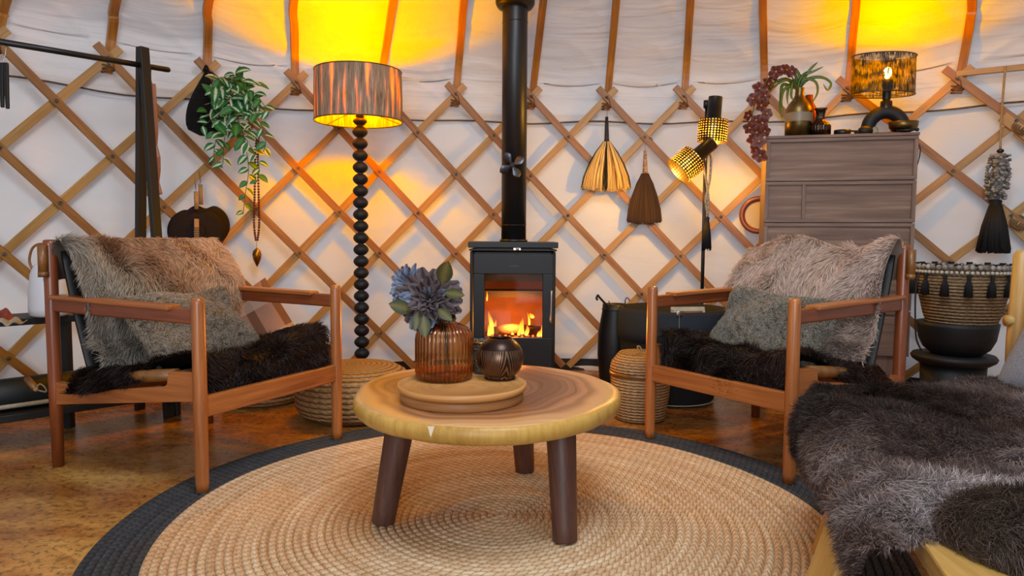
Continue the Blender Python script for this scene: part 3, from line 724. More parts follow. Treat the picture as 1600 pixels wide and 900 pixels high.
# ================================================================= RUG
RC = Vector((-.028, 2.035, 0)); NR = 52; RO = 1.088; RI = .939; RW = RO/NR
def rug_ring(mb, k, m):
    r = (k+.5)*RW; n = max(24, int(2*PI*r/.035)); K = 6; vs = []; fs = []; uvs = []
    for j in range(n):
        a = 2*PI*j/n; wv = 1+.004*math.sin(a*3+k*.05)+.003*math.sin(a*7+1)
        for q in range(K):
            t = q/(K-1); x = (t-.5)*RW; h = .003+.0085*math.sqrt(max(0, 1-(2*t-1)**2)); R_ = (r+x)*wv
            vs.append((RC.x+R_*math.cos(a), RC.y+R_*math.sin(a), h if q not in (0, K-1) else .002))
    tot = round(2*PI*r/.026)
    for j in range(n):
        for q in range(K-1):
            a, b = j*K+q, ((j+1) % n)*K+q; fs.append((a, a+1, b+1, b)); u0, u1 = tot*j/n, tot*(j+1)/n; v0, v1 = k+q/(K-1)*.999, k+(q+1)/(K-1)*.999
            uvs.append([(u0, v0), (u0, v1), (u1, v1), (u1, v0)])
    mb.add(vs, fs, uvs, True, m)
mb = MB(); mb2 = MB()
for k in range(NR):
    if k < round(RI/RW): rug_ring(mb, k, 0)
    else: rug_ring(mb2, k, 0)
rug = thing('round_rug', 'large round braided jute rug with a charcoal border under the coffee table', 'rug', RC)
part('jute_field', mb, 'jute', rug); o = part('charcoal_border', mb2, 'charcoal', rug); o['label'] = 'charcoal blue braided border'

# ================================================================= COFFEE TABLE
TC = Vector((-.072, 2.085, 0)); TZ = .372; TT = .052
tb = thing('coffee_table', 'round coffee table cut from a live-edge log slice on three dark legs', 'table', TC)
def trad(a):
    ex, ey = .392, .432; r = ex*ey/math.hypot(ey*math.cos(a), ex*math.sin(a))
    return r*(1+.014*math.sin(3*a+.5)+.007*math.sin(5*a+2)+.002*math.sin(11*a))
n = 96; mb = MB(); prof = [(.0, TZ), (.35, TZ), (.7, TZ), (.93, TZ), (.975, TZ-.003), (.995, TZ-.012), (.998, TZ-TT*.6), (.975, TZ-TT*.92), (.93, TZ-TT), (.0, TZ-TT)]
vs = []
for s_, z in prof:
    for j in range(n):
        a = 2*PI*j/n; r = trad(a)*max(s_, .001)*(1+(.003*math.sin(13*a)+.002*math.sin(23*a+1))*(1 if z < TZ-.002 else 0)); vs.append((TC.x+r*math.cos(a), TC.y+r*math.sin(a), z))
for i in range(len(prof)-1):
    fs = [(i*n+j, i*n+(j+1) % n, (i+1)*n+(j+1) % n, (i+1)*n+j) for j in range(n)]
    for f in fs: mb.f.append(tuple(reversed(f))); mb.uv.append([(0, 0)]*4); mb.sm.append(True); mb.mi.append(0 if i < 4 else 1)
mb.v = vs
part('tabletop', mb, ['slab_top', 'slab_edge'], tb)
chip = F(678, 668, TZ-.012)
for (fx, fy), (dx, dy) in (((598, 818), (.10, .035)), ((883, 848), (-.02, .12)), ((820, 737), (-.035, -.12))):
    f = F(fx, fy, .008); f.z = .010; top = Vector((f.x+dx*.55, f.y+dy*.55, TZ-TT+.004)); mb = MB()
    k = 16; mb.tube([f+(top-f)*(q/8) for q in range(9)], [.033+.009*q/8 for q in range(9)], k)
    part('leg', mb, 'walnut', tb, bevel=.004)
mb = MB()
c = Vector((-.075-.17*0, 0, 0)); a_ = math.atan2(chip.y-TC.y, chip.x-TC.x); cr_ = trad(a_)*1.0
P_ = Vector((TC.x+cr_*math.cos(a_), TC.y+cr_*math.sin(a_), 0)); N_ = Vector((math.cos(a_), math.sin(a_), 0)); T_ = Vector((-N_.y, N_.x, 0))
mb.add([P_+N_*.002+T_*x+Vector((0, 0, TZ+z)) for x, z in ((-.008, -.004), (.010, -.003), (.006, -.016), (.001, -.030), (-.003, -.022), (-.005, -.012))], [(0, 1, 2, 3, 4, 5)], None, False)
t = NT('chip'); M['chip'] = t.fin(t.bsdf('#e0d2b8', .5)); part('chip_mark', mb, 'chip', tb)['label'] = 'pale chipped spot on the rim'
# tray
trc = F(722, 606, TZ+.03); trc.z = TZ; trr = .176
tr = thing('round_tray', 'round wooden two-tier serving tray on the coffee table', 'tray', trc)
mb = MB(); mb.lathe([(.0001, .0005), (trr*.955, .0005), (trr*.965, .003), (trr*.965, .021), (trr*.955, .0235), (.0001, .0235)], trc, 64); part('lower_disc', mb, 'tray_dark', tr, bevel=0)
mb = MB(); mb.lathe([(.0001, .024), (trr*.94, .024), (trr, .030), (trr*1.01, .045), (trr*.985, .046), (trr*.965, .036), (.0001, .035)], trc, 64); part('upper_dish', mb, 'tray', tr)
TRZ = TZ+.0355
# amber vase
vc = F(694, 592, TRZ); vc.z = TRZ; R = .083
va = thing('amber_vase', 'ribbed amber glass vase holding artificial flowers on the round tray', 'vase', vc)
op = [(.001, .003), (R*.85, .002), (R*.97, .010), (R, .025), (R, .118), (R*.97, .135), (R*.84, .150), (R*.6, .160), (R*.42, .166), (R*.37, .176), (R*.37, .190), (R*.43, .194)]
inn = [(R*.38, .193), (R*.33, .188), (R*.33, .176), (R*.4, .162), (R*.82, .145), (R*.93, .133), (R*.955, .115), (R*.955, .025), (R*.9, .012), (.001, .010)]
mb = MB(); mb.lathe(op, vc, 160, None, 0, False, (40, .012)); 
mb.lathe([(r_*.999, z_) for r_, z_ in inn[-3:]], vc, 160)
part('glass_body', mb, 'amber', va)
nk = F(702, 511, TZ+.2); 
# flowers: bloom, small bloom, leaves, stems
fh = D(671, 468, vc.y+.0)
fs_ = thing('flower_spray', 'artificial plum grey dahlia spray with green leaves standing in the amber vase', 'flowers', vc+Vector((0, 0, .02)))
mb = MB()
for tgt in (fh+Vector((.01, .03, -.02)), D(640, 462, vc.y+.05)):
    mb.tube(cat([vc+Vector((.01, 0, .02)), vc+Vector((0, 0, .18)), (vc+Vector((-.01, 0, .2))+tgt)/2+Vector((.01, .01, .0)), tgt]), .0028, 7)
part('stems', mb, 'stem', fs_)
def bloom(c, face, rad, rows, mat, seed, nm='bloom'):
    rr = random.Random(seed); face = Vector(face).normalized(); Q = face.to_track_quat('Z', 'Y').to_matrix(); mb = MB()
    for k, (el, cnt, L, w) in enumerate(rows):
        for q in range(cnt):
            az = 2*PI*(q+.5*(k % 2))/cnt+rr.uniform(-.12, .12); e = el+rr.uniform(-.12, .12)
            d = Q@Vector((math.cos(az)*math.cos(e), math.sin(az)*math.cos(e), math.sin(e))); up = Q@Vector((-math.cos(az)*math.sin(e), -math.sin(az)*math.sin(e), math.cos(e)))
            mb.leaf(c+d*rad*.08, d, up, rad*L*rr.uniform(.85, 1.1), rad*w, curl=rr.uniform(-.7, .2), segs=6, shape=.62, cup=.45, m=0 if rr.random() > .12 else 1, blunt=.55)
    o = part(nm, mb, mat, fs_); return o
rows = [(-.75, 12, .9, .40), (-.45, 14, 1.0, .42), (-.15, 15, 1.0, .42), (.12, 15, .95, .40), (.36, 14, .86, .36), (.6, 13, .72, .30), (.85, 10, .55, .22), (1.1, 8, .40, .15), (1.35, 6, .28, .09)]
bloom(fh, (.12, -.9, .30), .090, rows, ['petal_grey', 'petal_blue'], 3)
bloom(D(638, 446, vc.y+.04), (-.6, -.7, .35), .060, rows[1:7], ['petal_blue', 'petal_grey'], 5).__setitem__('label', 'small blue grey bloom behind the big one')
mb = MB()
for (x0, y0, x1, y1, w, cu) in ((690, 444, 700, 408, .048, .1), (694, 457, 725, 461, .032, .2), (645, 486, 608, 474, .042, .2), (654, 486, 648, 517, .026, .2), (662, 492, 664, 528, .036, .1), (684, 482, 706, 500, .03, .2)):
    p0, p1 = D(x0, y0, vc.y-.045), D(x1, y1, vc.y-.075); d = p1-p0; mb.leaf(p0, d, (.1, -1, .35), d.length, w, cu, 7, .5, .2)
part('leaves', mb, 'olive_leaf', fs_)
# bronze globe and grey cup
gc = F(781, 592, TRZ); gc.z = TRZ; g = .067
gl = thing('tealight_globe', 'dark bronze globe tealight holder with cut fern pattern on the round tray', 'candle holder', gc)
mb = MB(); mb.lathe([(.03, .0), (.045, .004)]+[(g*math.cos(t_), .062+g*.96*math.sin(t_)) for t_ in [(-.9+k*.1*1.0) for k in range(20)]]+[(g*.50, .062+.058), (g*.5, .056+.058)], gc, 48, None, 0, True)
part('globe_shell', mb, 'globe', gl, solid=.003)
mb = MB(); mb.lathe([(.001, .03), (.02, .03), (.02, .045), (.001, .045)], gc, 20); part('tealight', mb, 'wax', gl)
uc = F(754, 582, TRZ); uc.z = TRZ
mb = MB(); mb.lathe([(.001, .001), (.036, .001), (.040, .01), (.045, .05), (.047, .092), (.048, .098), (.045, .099), (.043, .092), (.038, .012), (.001, .01)], uc, 40)
cp = thing('grey_votive_cup', 'small hammered grey votive cup behind the bronze globe on the tray', 'cup', uc); part('cup_body', mb, 'dots', cp)
mb = MB(); mb.lathe([(.0445, .092), (.049, .094), (.049, .099), (.0445, .100)], uc, 40); part('copper_rim', mb, 'brass', cp)

# ================================================================= STOVE
SX = (802-800)/FPX*3.72; SY = 3.66
sl = D(734, 470, SY).x; sr = D(868, 470, SY).x; sz = D(800, 378, SY).z; sc_ = (sl+sr)/2
st = thing('wood_stove', 'black wood burning stove with a lit fire behind its glass door', 'stove', (sc_, SY+.18, 0))
def Z(py, Y=SY): return D(800, py, Y).z
def X(px, Y=SY): return D(px, 450, Y).x
mb = MB(); dep = .36; w = sr-sl; bz = .09; tz = Z(393)
# shell: sides, back, top, bottom (open front)
mb.box((sl, SY+.012, bz), (sl+.018, SY+dep, tz)); mb.box((sr-.018, SY+.012, bz), (sr, SY+dep, tz)); mb.box((sl+.018, SY+dep-.015, bz), (sr-.018, SY+dep, tz))
mb.box((sl+.018, SY+.012, tz-.02), (sr-.018, SY+dep-.015, tz)); mb.box((sl+.018, SY+.012, bz), (sr-.018, SY+dep-.015, bz+.25*0+.10)); mb.box((sl+.05, SY+.05, 0.002), (sr-.05, SY+dep-.03, bz))
part('stove_body', mb, 'stove', st, bevel=.006)
mb = MB(); mb.box((sl-.008, SY-.022, tz+.018), (sr+.010, SY+dep+.01, sz)); mb.box((sl-.004, SY-.016, tz+.002), (sr+.004, SY+dep, tz+.012)); mb.box((sl+.03, SY+.01, tz), (sr-.03, SY+dep-.02, tz+.02))
part('top_plate', mb, 'stove', st, bevel=.004)
# door: frame round the window, glass, handle, air slider
d0, d1 = X(740), X(864); wl_, wr_ = X(757.5), X(847.5); wt, wb = Z(428), Z(527); dt, db = Z(397), Z(568)
mb = MB(); fy0, fy1 = SY-.016, SY+.008
mb.box((d0, fy0, wt), (d1, fy1, dt)); mb.box((d0, fy0, db-.02), (d1, fy1, wb)); mb.box((d0, fy0, wb), (wl_, fy1, wt)); mb.box((wr_, fy0, wb), (d1, fy1, wt))
door = part('stove_door', mb, 'stove', st, bevel=.003)
mb = MB(); mb.box((wl_-.004, SY-.003, wb-.004), (wr_+.004, SY+.001, wt+.004)); part('door_glass', mb, 'stove_glass', door)
hx_, h0, h1 = X(861), Z(455), Z(502); mb = MB(); mb.tube(cat([(hx_, fy0, h0), (hx_, fy0-.022, h0+.001), (hx_, fy0-.027, h0-.012), (hx_, fy0-.027, h1+.012), (hx_, fy0-.022, h1), (hx_, fy0, h1)], 4), .0065, 10); part('door_handle', mb, 'steel', door)
mb = MB(); mb.box((X(795), fy0-.001, Z(416.5)), (X(810), fy0+.001, Z(414.5))); part('name_plate', mb, 'black_paint', door)
mb = MB(); mb.lathe([(.001, 0), (.008, 0), (.008, .02), (.001, .021)], (X(808), SY-.024, Z(389)), 12, Matrix.Rotation(PI/2, 3, 'X')); mb.box((X(802), SY-.03, Z(390.5)), (X(813), SY-.02, Z(387.5))); part('air_control', mb, 'steel', st)
mb = MB(); bx0, bx1 = sl+.022, sr-.022
mb.box((bx0, SY+.25, bz+.10), (bx1, SY+.27, tz-.03)); mb.box((bx0, SY+.02, bz+.10), (bx0+.015, SY+.25, tz-.03)); mb.box((bx1-.015, SY+.02, bz+.10), (bx1, SY+.25, tz-.03)); mb.box((bx0+.015, SY+.02, wb-.03), (bx1-.015, SY+.25, wb-.012))
part('firebox_lining', mb, 'fire_brick', st)
mb = MB(); mb.box((bx0+.015, SY+.10, Z(467)), (bx1-.015, SY+.25, Z(457))); mb.box((bx0+.016, SY+.03, Z(440)), (bx1-.016, SY+.05, Z(424))); part('baffle_plate', mb, 'black_matte', st)
LOGS = ((-.10, .10, .09, .14, .030), (-.02, .06, .14, .12, .028), (.03, .15, .10, .16, .026))
M['char'] = plain('charred_log', '#0c0806', .9, c2='#4a2412', sc=35, bump=.6)
for (xa, xb, ya, yb, r_) in LOGS:
    mb = MB(); z_ = wb-.012+r_; mb.tube([(sc_+xa, SY+ya, z_), (sc_+(xa+xb)/2, SY+(ya+yb)/2, z_+.006), (sc_+xb, SY+yb, z_)], [r_, r_*1.1, r_*.9], 9)
    o = solo('firewood_log', mb, 'char', (sc_+xa, SY+ya, z_-r_), {-.10: 'charred log at the left of the burning fire', -.02: 'charred log in the middle of the burning fire', .03: 'charred log at the right of the burning fire'}[xa], 'log', 'logs burning in the stove')
def flame(px, py0, py1, wpx, seed, Y=SY+.09):
    rr = random.Random(seed); p0, p1 = D(px, py0, Y), D(px+rr.uniform(-4, 4), py1, Y); h = p1.z-p0.z; w = wpx/FPX*Y/2; k = 10; pts = []; rad = []
    for q in range(k+1):
        t = q/k; pts.append(p0+(p1-p0)*t+Vector((math.sin(t*4+seed)*w*.5*t, 0, 0))); rad.append(max(w*(1.1*(t+.25)**.6*(1-t)**.9)*1.3, .0008))
    mb.tube(pts, rad, 10); b = len(mb.uv)
    cnt = 0; 
def flames(lst):
    global mb
    mb = MB()
    for (px, a, b, w, s_) in lst:
        i0 = len(mb.uv); v0 = len(mb.v); flame(px, a, b, w, s_); zs = [v[2] for v in mb.v[v0:]]; lo, hi = min(zs), max(zs)
        for k in range(i0, len(mb.uv)): mb.uv[k] = [(0, (mb.v[i][2]-lo)/(hi-lo)) for i in mb.f[k]]
    return mb
mb = flames([(769, 522, 487, 11, 1), (764, 524, 503, 9, 2), (776, 524, 500, 8, 3), (816, 522, 497, 12, 4), (811, 524, 508, 8, 5), (822, 524, 508, 9, 6), (827, 508, 488, 5, 7), (832, 497, 489, 9, 8), (801, 523, 515, 7, 9), (842, 526, 516, 7, 10), (846, 526, 508, 4, 11), (761, 470, 455, 3, 12), (790, 525, 518, 6, 13)])
fl = part('flames', mb, 'flame', st); fl['kind'] = 'stuff'
mb = MB()
for k in range(14): mb.ball((sc_-.13+.02*k+random.uniform(-.005, .005), SY+.07+random.uniform(0, .06), wb-.006), .007, 6, 4)
e_ = part('embers', mb, 'ember', st); e_['kind'] = 'stuff'
# flue pipe
PYc = 3.84; pc = D(803, 300, PYc); pr = (D(822.5, 200, PYc).x-D(783.5, 200, PYc).x)/2
mb = MB(); mb.tube([(pc.x, PYc, sz), (pc.x, PYc, 3.0)], pr, 40); mb.tube([(pc.x, PYc, sz), (pc.x, PYc, sz+.012)], pr*1.12, 40)
fp = part('flue_pipe', mb, 'pipe', st)
mb = MB(); zc = D(803, 6, PYc).z; mb.lathe([(pr, zc-.022), (pr*1.35, zc-.022), (pr*1.48, zc-.010), (pr*1.55, zc), (pr*1.55, zc+.05), (pr*1.35, zc+.06), (pr, zc+.06)], (pc.x, PYc, 0), 40); part('pipe_collar', mb, 'stove', fp)
for py in (36, 352): mb = MB(); z_ = D(803, py, PYc).z; mb.lathe([(pr, z_-.002), (pr+.0015, z_-.002), (pr+.0015, z_+.002), (pr, z_+.002)], (pc.x, PYc, 0), 40); part('pipe_seam', mb, 'black_paint', fp)
# pipe fan
fc = D(800, 258, PYc-pr-.045)
pf = thing('stove_fan', 'small heat-driven fan with pale blades clamped to the stove pipe', 'fan', fc)
mb = MB(); mb.box((fc.x-.012, fc.y+.012, fc.z-.016), (fc.x+.016, PYc-pr+.002, fc.z+.016)); mb.tube([fc+Vector((0, -.006, 0)), fc+Vector((0, .014, 0))], .011, 14); mb.tube([fc+Vector((.02, .02, 0)), fc+Vector((.046, .02, .046))], .002, 5)
part('motor', mb, 'black_matte', pf, bevel=.002)
for k in range(4):
    a = k*PI/2+.5; d = Vector((math.cos(a), 0, math.sin(a))); mb = MB(); mb.leaf(fc+d*.006+Vector((0, -.003, 0)), d, Vector((-math.sin(a)*.5, -1, math.cos(a)*.5)), .068, .05, -.15, 6, .62, .2); part('blade', mb, 'blade', pf, solid=.0012)

# ================================================================= FLOOR LAMP (bobbin)
LY = 3.72; lb = D(565, 500, LY); lx = lb.x
fl_ = thing('bobbin_floor_lamp', 'black bobbin-stemmed floor lamp with a glowing string drum shade', 'lamp', (lx, LY, 0))
def LZ(py): return D(565, py, LY).z
mb = MB(); mb.lathe([(.001, .0), (.14, .0), (.145, .008), (.14, .02), (.05, .028), (.02, .034), (.02, .05)], (lx, LY, 0), 40); part('lamp_base', mb, 'black_matte', fl_)
top = LZ(204); prof = []; step = 18.15/FPX*LY; z = .05; r_b = .0395; 
while z < top-step*.2:
    for q in range(9):
        t = q/9; prof.append((.013+(r_b-.013)*math.sin(PI*t)**.75, z+step*t))
    z += step
prof += [(.014, z), (.022, z+.005), (.036, z+.02), (.034, z+.03), (.016, z+.042), (.024, z+.048), (.024, z+.05)]
mb = MB(); mb.lathe(prof, (lx, LY, 0), 24); part('bobbin_stem', mb, 'black_matte', fl_)
zs = z+.05; mb = MB(); mb.lathe([(.02, zs), (.021, zs+.04), (.028, zs+.042), (.028, zs+.052), (.001, zs+.052)], (lx, LY, 0), 20); part('lamp_socket', mb, 'smoky', fl_)
shx = D(560, 150, LY).x; sR = (D(629, 150, LY).x-D(491, 150, LY).x)/2*.985; zt, zb = LZ(112)+.0, LZ(190)+.0
SHC = Vector((shx, LY, 0))
mb = MB(); mb.lathe([(sR, zb), (sR*1.0, (zb+zt)/2), (sR*.985, zt)], SHC, 120, None, 0, True); shd = part('lamp_shade', mb, 'shade', fl_)
mb = MB()
for zz, rr_ in ((zb, sR), (zt, sR*.985)): mb.tube([SHC+Vector((rr_*math.cos(a), rr_*math.sin(a), zz)) for a in [2*PI*q/60 for q in range(60)]], .003, 6, closed=True)
for k in range(3): a = .5+k*2*PI/3; mb.tube([Vector((lx, LY, zs+.04)), SHC+Vector((sR*math.cos(a), sR*math.sin(a), zb+.003))], .002, 5)
part('shade_ring', mb, 'black_paint', shd)
mb = MB(); mb.ball((lx, LY, zs+.085), .03, 16, 10); part('light_bulb', mb, 'bulb', fl_)
LAMP1 = Vector((lx, LY, zs+.10))

# ================================================================= TWIN SPOT LAMP
TY = 3.83; tx = D(1101, 300, TY).x
sp = thing('twin_spot_lamp', 'black floor lamp with two lit perforated spotlight shades', 'lamp', (tx, TY, 0))
mb = MB(); mb.lathe([(.001, 0), (.11, 0), (.11, .015), (.02, .02)], (tx, TY, 0), 32); part('lamp_base', mb, 'black_paint', sp)
mb = MB(); ztp = D(1101, 160, TY).z; mb.tube([(tx, TY, .015), (tx, TY, ztp)], .0095, 12); part('lamp_pole', mb, 'black_paint', sp)
SPOTS = []
def spot(c, ax, r, h, ch, nm):
    """c = open mouth centre, ax points back along the lamp body"""
    ax = Vector(ax).normalized(); Q = ax.to_track_quat('Z', 'Y').to_matrix(); mb = MB()
    mb.lathe([(r, 0), (r*1.02, h*.5), (r*1.02, h)], c, 72, Q, 0, True); s_ = part('perforated_shade', mb, 'perf', sp); s_['label'] = nm
    mb = MB(); mb.lathe([(r*1.02, h), (r*.5, h+.001), (r*.5, h), (r*.48, h+ch), (r*.46, h+ch+.003), (.001, h+ch+.003)], c, 40, Q); part('lamp_head', mb, 'black_paint', sp)
    mb = MB(); mb.ball(c+ax*h*.55, r*.30, 12, 8, (1, 1, 1.4), Q); part('light_bulb', mb, 'bulb_soft', sp)
    SPOTS.append(c+ax*h*.10)
k_ = TY/FPX
c1 = D(1112, 222, TY-.06); spot(c1, (.06, .0, 1), 21.5*k_, 33*k_, 34*k_, 'upper straight-down shade')
c2 = D(1060, 268, TY-.10); spot(c2, (.78, .10, .66), 22*k_, 32*k_, 36*k_, 'lower tilted shade')
mb = MB(); j1 = D(1101, 190, TY); mb.tube([j1, c1+Vector((0, 0, 50*k_))], .006, 8); part('spot_arm', mb, 'black_paint', sp); mb = MB(); j2 = Vector((tx, TY, D(1101, 228, TY).z)); mb.tube([j2, c2+Vector((.78, .1, .66)).normalized()*60*k_], .006, 8)
part('spot_arm', mb, 'black_paint', sp); mb = MB(); mb.tube([(tx-.004, TY, ztp-.03), (tx-.004, TY, ztp+.01)], .014, 12); part('swivel_joint', mb, 'black_paint', sp)
# woven cord and tassel hung on it
tc_ = D(1104, 240, TY-.03)
tl_ = thing('braided_cord_tassel', 'black and white twisted cord with a long black tassel hung on the twin spot lamp', 'tassel', D(1104, 390, TY-.03))
M['cordbw'] = plain('black_white_twist', '#0a0a0a', .8, c2='#c8beae', sc=160, bump=.4)
mb = MB()
for pts in ([(1098, 222), (1098, 250), (1103, 280), (1107, 312), (1106, 335)], [(1109, 226), (1111, 250), (1109, 280), (1103, 312), (1106, 338)]):
    mb.tube(cat([D(x, y, TY-.03) for x, y in pts], 8), .0065, 8)
part('twisted_cord', mb, 'cordbw', tl_)
def tassel_mb(topc, L, r0, r1, n=26, seed=0, dark=True):
    mb = MB(); rr = random.Random(seed)
    mb.lathe([(.0005, 0), (r0*.8, -.003), (r0, -.012), (r0*.8, -.022), (r0*.95, -.03), ((r0+r1)*.5, -L*.5), (r1*.9, -L*.96), (.001, -L*.95)], topc, 20)
    for k in range(n*3):
        a = rr.uniform(0, 2*PI); q = rr.uniform(.75, 1.05); mb.tube([topc+Vector((r0*.8*math.cos(a), r0*.8*math.sin(a), -.03)), topc+Vector(((r0+r1)*.52*math.cos(a), (r0+r1)*.52*math.sin(a), -L*.5)), topc+Vector((r1*q*math.cos(a), r1*q*math.sin(a), -L*rr.uniform(.94, 1.03)))], .0016*max(1, r1/.02), 4)
    return mb
mb = tassel_mb(D(1105, 338, TY-.03), (390-338)*k_, .013, .024, 26, 2); part('tassel_skirt', mb, 'black_thread', tl_)

# ================================================================= CHEST OF DRAWERS
CY = 3.58; ql, qr = D(1198, 213, CY), D(1436, 206, CY-.17); cz = (ql.z+qr.z)/2
ux = Vector((qr.x-ql.x, qr.y-ql.y, 0)); cwid = ux.length; ux.normalize(); uy = Vector((-ux.y, ux.x, 0)); CO = Vector((ql.x, ql.y, 0)); CD = .32
ch = thing('chest_of_drawers', 'tall grey-brown wooden chest of framed drawers against the lattice wall', 'chest of drawers', CO+ux*cwid/2+uy*CD/2)
rotc = math.atan2(ux.y, ux.x)
def cbox(mb, x0, x1, y0, y1, z0, z1, ax=None): 
    p = CO; lo = Vector((p.x+x0, p.y+y0, z0)); hi = Vector((p.x+x1, p.y+y1, z1)); mb.box(lo, hi, rotc, p, 0, ax)
rows_ = [(213, 283), (285, 347), (349, 420), (422, 490), (492, 560)]
def CZ(py): return D(1198, py, CY).z
mb = MB(); cbox(mb, .004, cwid-.004, .02, CD, .04, cz-.012); cbox(mb, -.004, cwid+.004, -.004, CD+.002, cz-.014, cz)
part('carcass', mb, 'grey_oak', ch, bevel=.002)
zz_ = [cz-.014]+[CZ(284), CZ(348), CZ(414), CZ(480), CZ(548)]
for k in range(5):
    z1, z0 = zz_[k]-.002, zz_[k+1]+.002; fr = .018; mb = MB(); x0, x1 = (0, cwid)
    cbox(mb, x0, x1, -.004, .022, z1-fr*.9, z1); cbox(mb, x0, x1, -.004, .022, z0, z0+fr); cbox(mb, x0, x0+fr, -.004, .022, z0+fr, z1-fr*.9); cbox(mb, x1-fr, x1, -.004, .022, z0+fr, z1-fr*.9)
    sxp = cwid*.255
    if k == 1: cbox(mb, sxp, sxp+.016, -.004, .022, z0+fr, z1-fr*.9)
    dr = part('drawer_frame', mb, 'grey_oak', ch, bevel=.0015)
    spans = [(fr, sxp), (sxp+.016, cwid-fr)] if k == 1 else [(fr, cwid-fr)]
    for a, b in spans: mb = MB(); cbox(mb, a, b, .008, .019, z0+fr, z1-fr*.9, 0); part('drawer_panel', mb, 'grey_oak2', dr)
mb = MB()
for a in (.02, cwid-.06):
    for b in (.02, CD-.06): mb = MB(); cbox(mb, a, a+.04, b, b+.04, 0, .04); part('foot', mb, 'grey_oak', ch)
CPN = -uy
def C(px, py, dy=.1, z=None):
    """a point on the chest top, dy behind its front edge, at pixel column px"""
    p = on_plane(px, py, CO+uy*dy, uy); return Vector((p.x, p.y, cz if z is None else z))
mpp = 3.5/FPX
# brass bottle vase with strap-leaved plant
bc = C(1247, 213, .09); 
bv = thing('brass_bottle_vase', 'aged brass bottle vase with a pale glaze band at the left of the chest top', 'vase', bc)
s3 = mpp
mb = MB(); mb.lathe([(.001, .001), (20.5*s3, .001), (20.5*s3, 26*s3)], bc, 40); part('lower_body', mb, 'old_brass', bv)
mb = MB(); mb.lathe([(20.6*s3, 24*s3), (20.8*s3, 38*s3)], bc, 40); M['band'] = plain('pale_glaze', '#7c6c58', .35, c2='#9a8a70', sc=10); part('glaze_band', mb, 'band', bv)
mb = MB(); mb.lathe([(20.6*s3, 38*s3), (20*s3, 45*s3), (16*s3, 53*s3), (10*s3, 60*s3), (7*s3, 66*s3), (6.5*s3, 76*s3), (7.5*s3, 78*s3), (6*s3, 78*s3), (5.5*s3, 66*s3)], bc, 40); part('vase_neck', mb, 'old_brass', bv)
neck = bc+Vector((0, 0, 77*s3))
# second brass bottle just behind, right
b2 = C(1262, 212, .19); mb = MB(); mb.lathe([(.001, .001), (17*s3, .001), (18*s3, 30*s3), (14*s3, 48*s3), (7*s3, 60*s3), (6*s3, 72*s3), (5*s3, 72*s3), (5*s3, 60*s3)], b2, 36)
M['copper'] = plain('copper', '#7a3a1a', .3, 1, c2='#a85c30', sc=15)
bb = solo('copper_bottle', mb, 'copper', b2, 'copper bottle half hidden behind the brass bottle vase', 'bottle')
sg = thing('strap_leaf_plant', 'green plant of arching strap leaves in the brass bottle vase', 'plant', neck)
def strap(mb, pts, w, m=0, nrm=None):
    P = cat(pts, 6); n = len(P); vs = []; fs = []; uvs = []
    for i, p in enumerate(P):
        d = (P[min(i+1, n-1)]-P[max(i-1, 0)]).normalized(); sd = d.cross(Vector(nrm or (0, -1, .2)))
        sd = sd.normalized() if sd.length > .1 else Vector((0, 0, 1)); t = i/(n-1); ww = w*.5*(1-t**3*.95)*(.6+.4*min(1, t*5)); vs += [p-sd*ww, p+sd*ww+Vector((0, -.002, 0))]
    for i in range(n-1): fs.append((2*i, 2*i+1, 2*i+3, 2*i+2)); uvs.append([(0, 0), (1, 0), (1, 1), (0, 1)])
    mb.add(vs, fs, uvs, True, m)
mb = MB(); yb = bc.y
for pts in ([(1247, 138), (1256, 122), (1268, 106), (1278, 97)], [(1247, 138), (1252, 120), (1270, 112), (1287, 104)], [(1248, 140), (1262, 124), (1284, 121), (1298, 130), (1293, 141), (1286, 131)], [(1248, 140), (1258, 124), (1274, 128), (1277, 145), (1266, 165)],
            [(1246, 140), (1238, 128), (1228, 125), (1214, 132), (1200, 145)], [(1246, 140), (1236, 134), (1224, 142), (1221, 160), (1226, 178)], [(1246, 140), (1234, 133), (1230, 150), (1231, 165)], [(1247, 140), (1243, 118), (1232, 107)], [(1247, 140), (1240, 125), (1236, 150), (1243, 158)], [(1247, 139), (1250, 122), (1243, 108), (1238, 112)], [(1246, 140), (1230, 124), (1212, 128), (1203, 137)], [(1247, 138), (1249, 126), (1256, 116), (1262, 111)], [(1246, 140), (1224, 132), (1220, 150), (1219, 175), (1224, 190)]):
    strap(mb, [D(x, y, yb-.02*i-.01*random.random()) for i, (x, y) in enumerate(pts)], .017)
part('strap_leaves', mb, 'spider_leaf', sg)
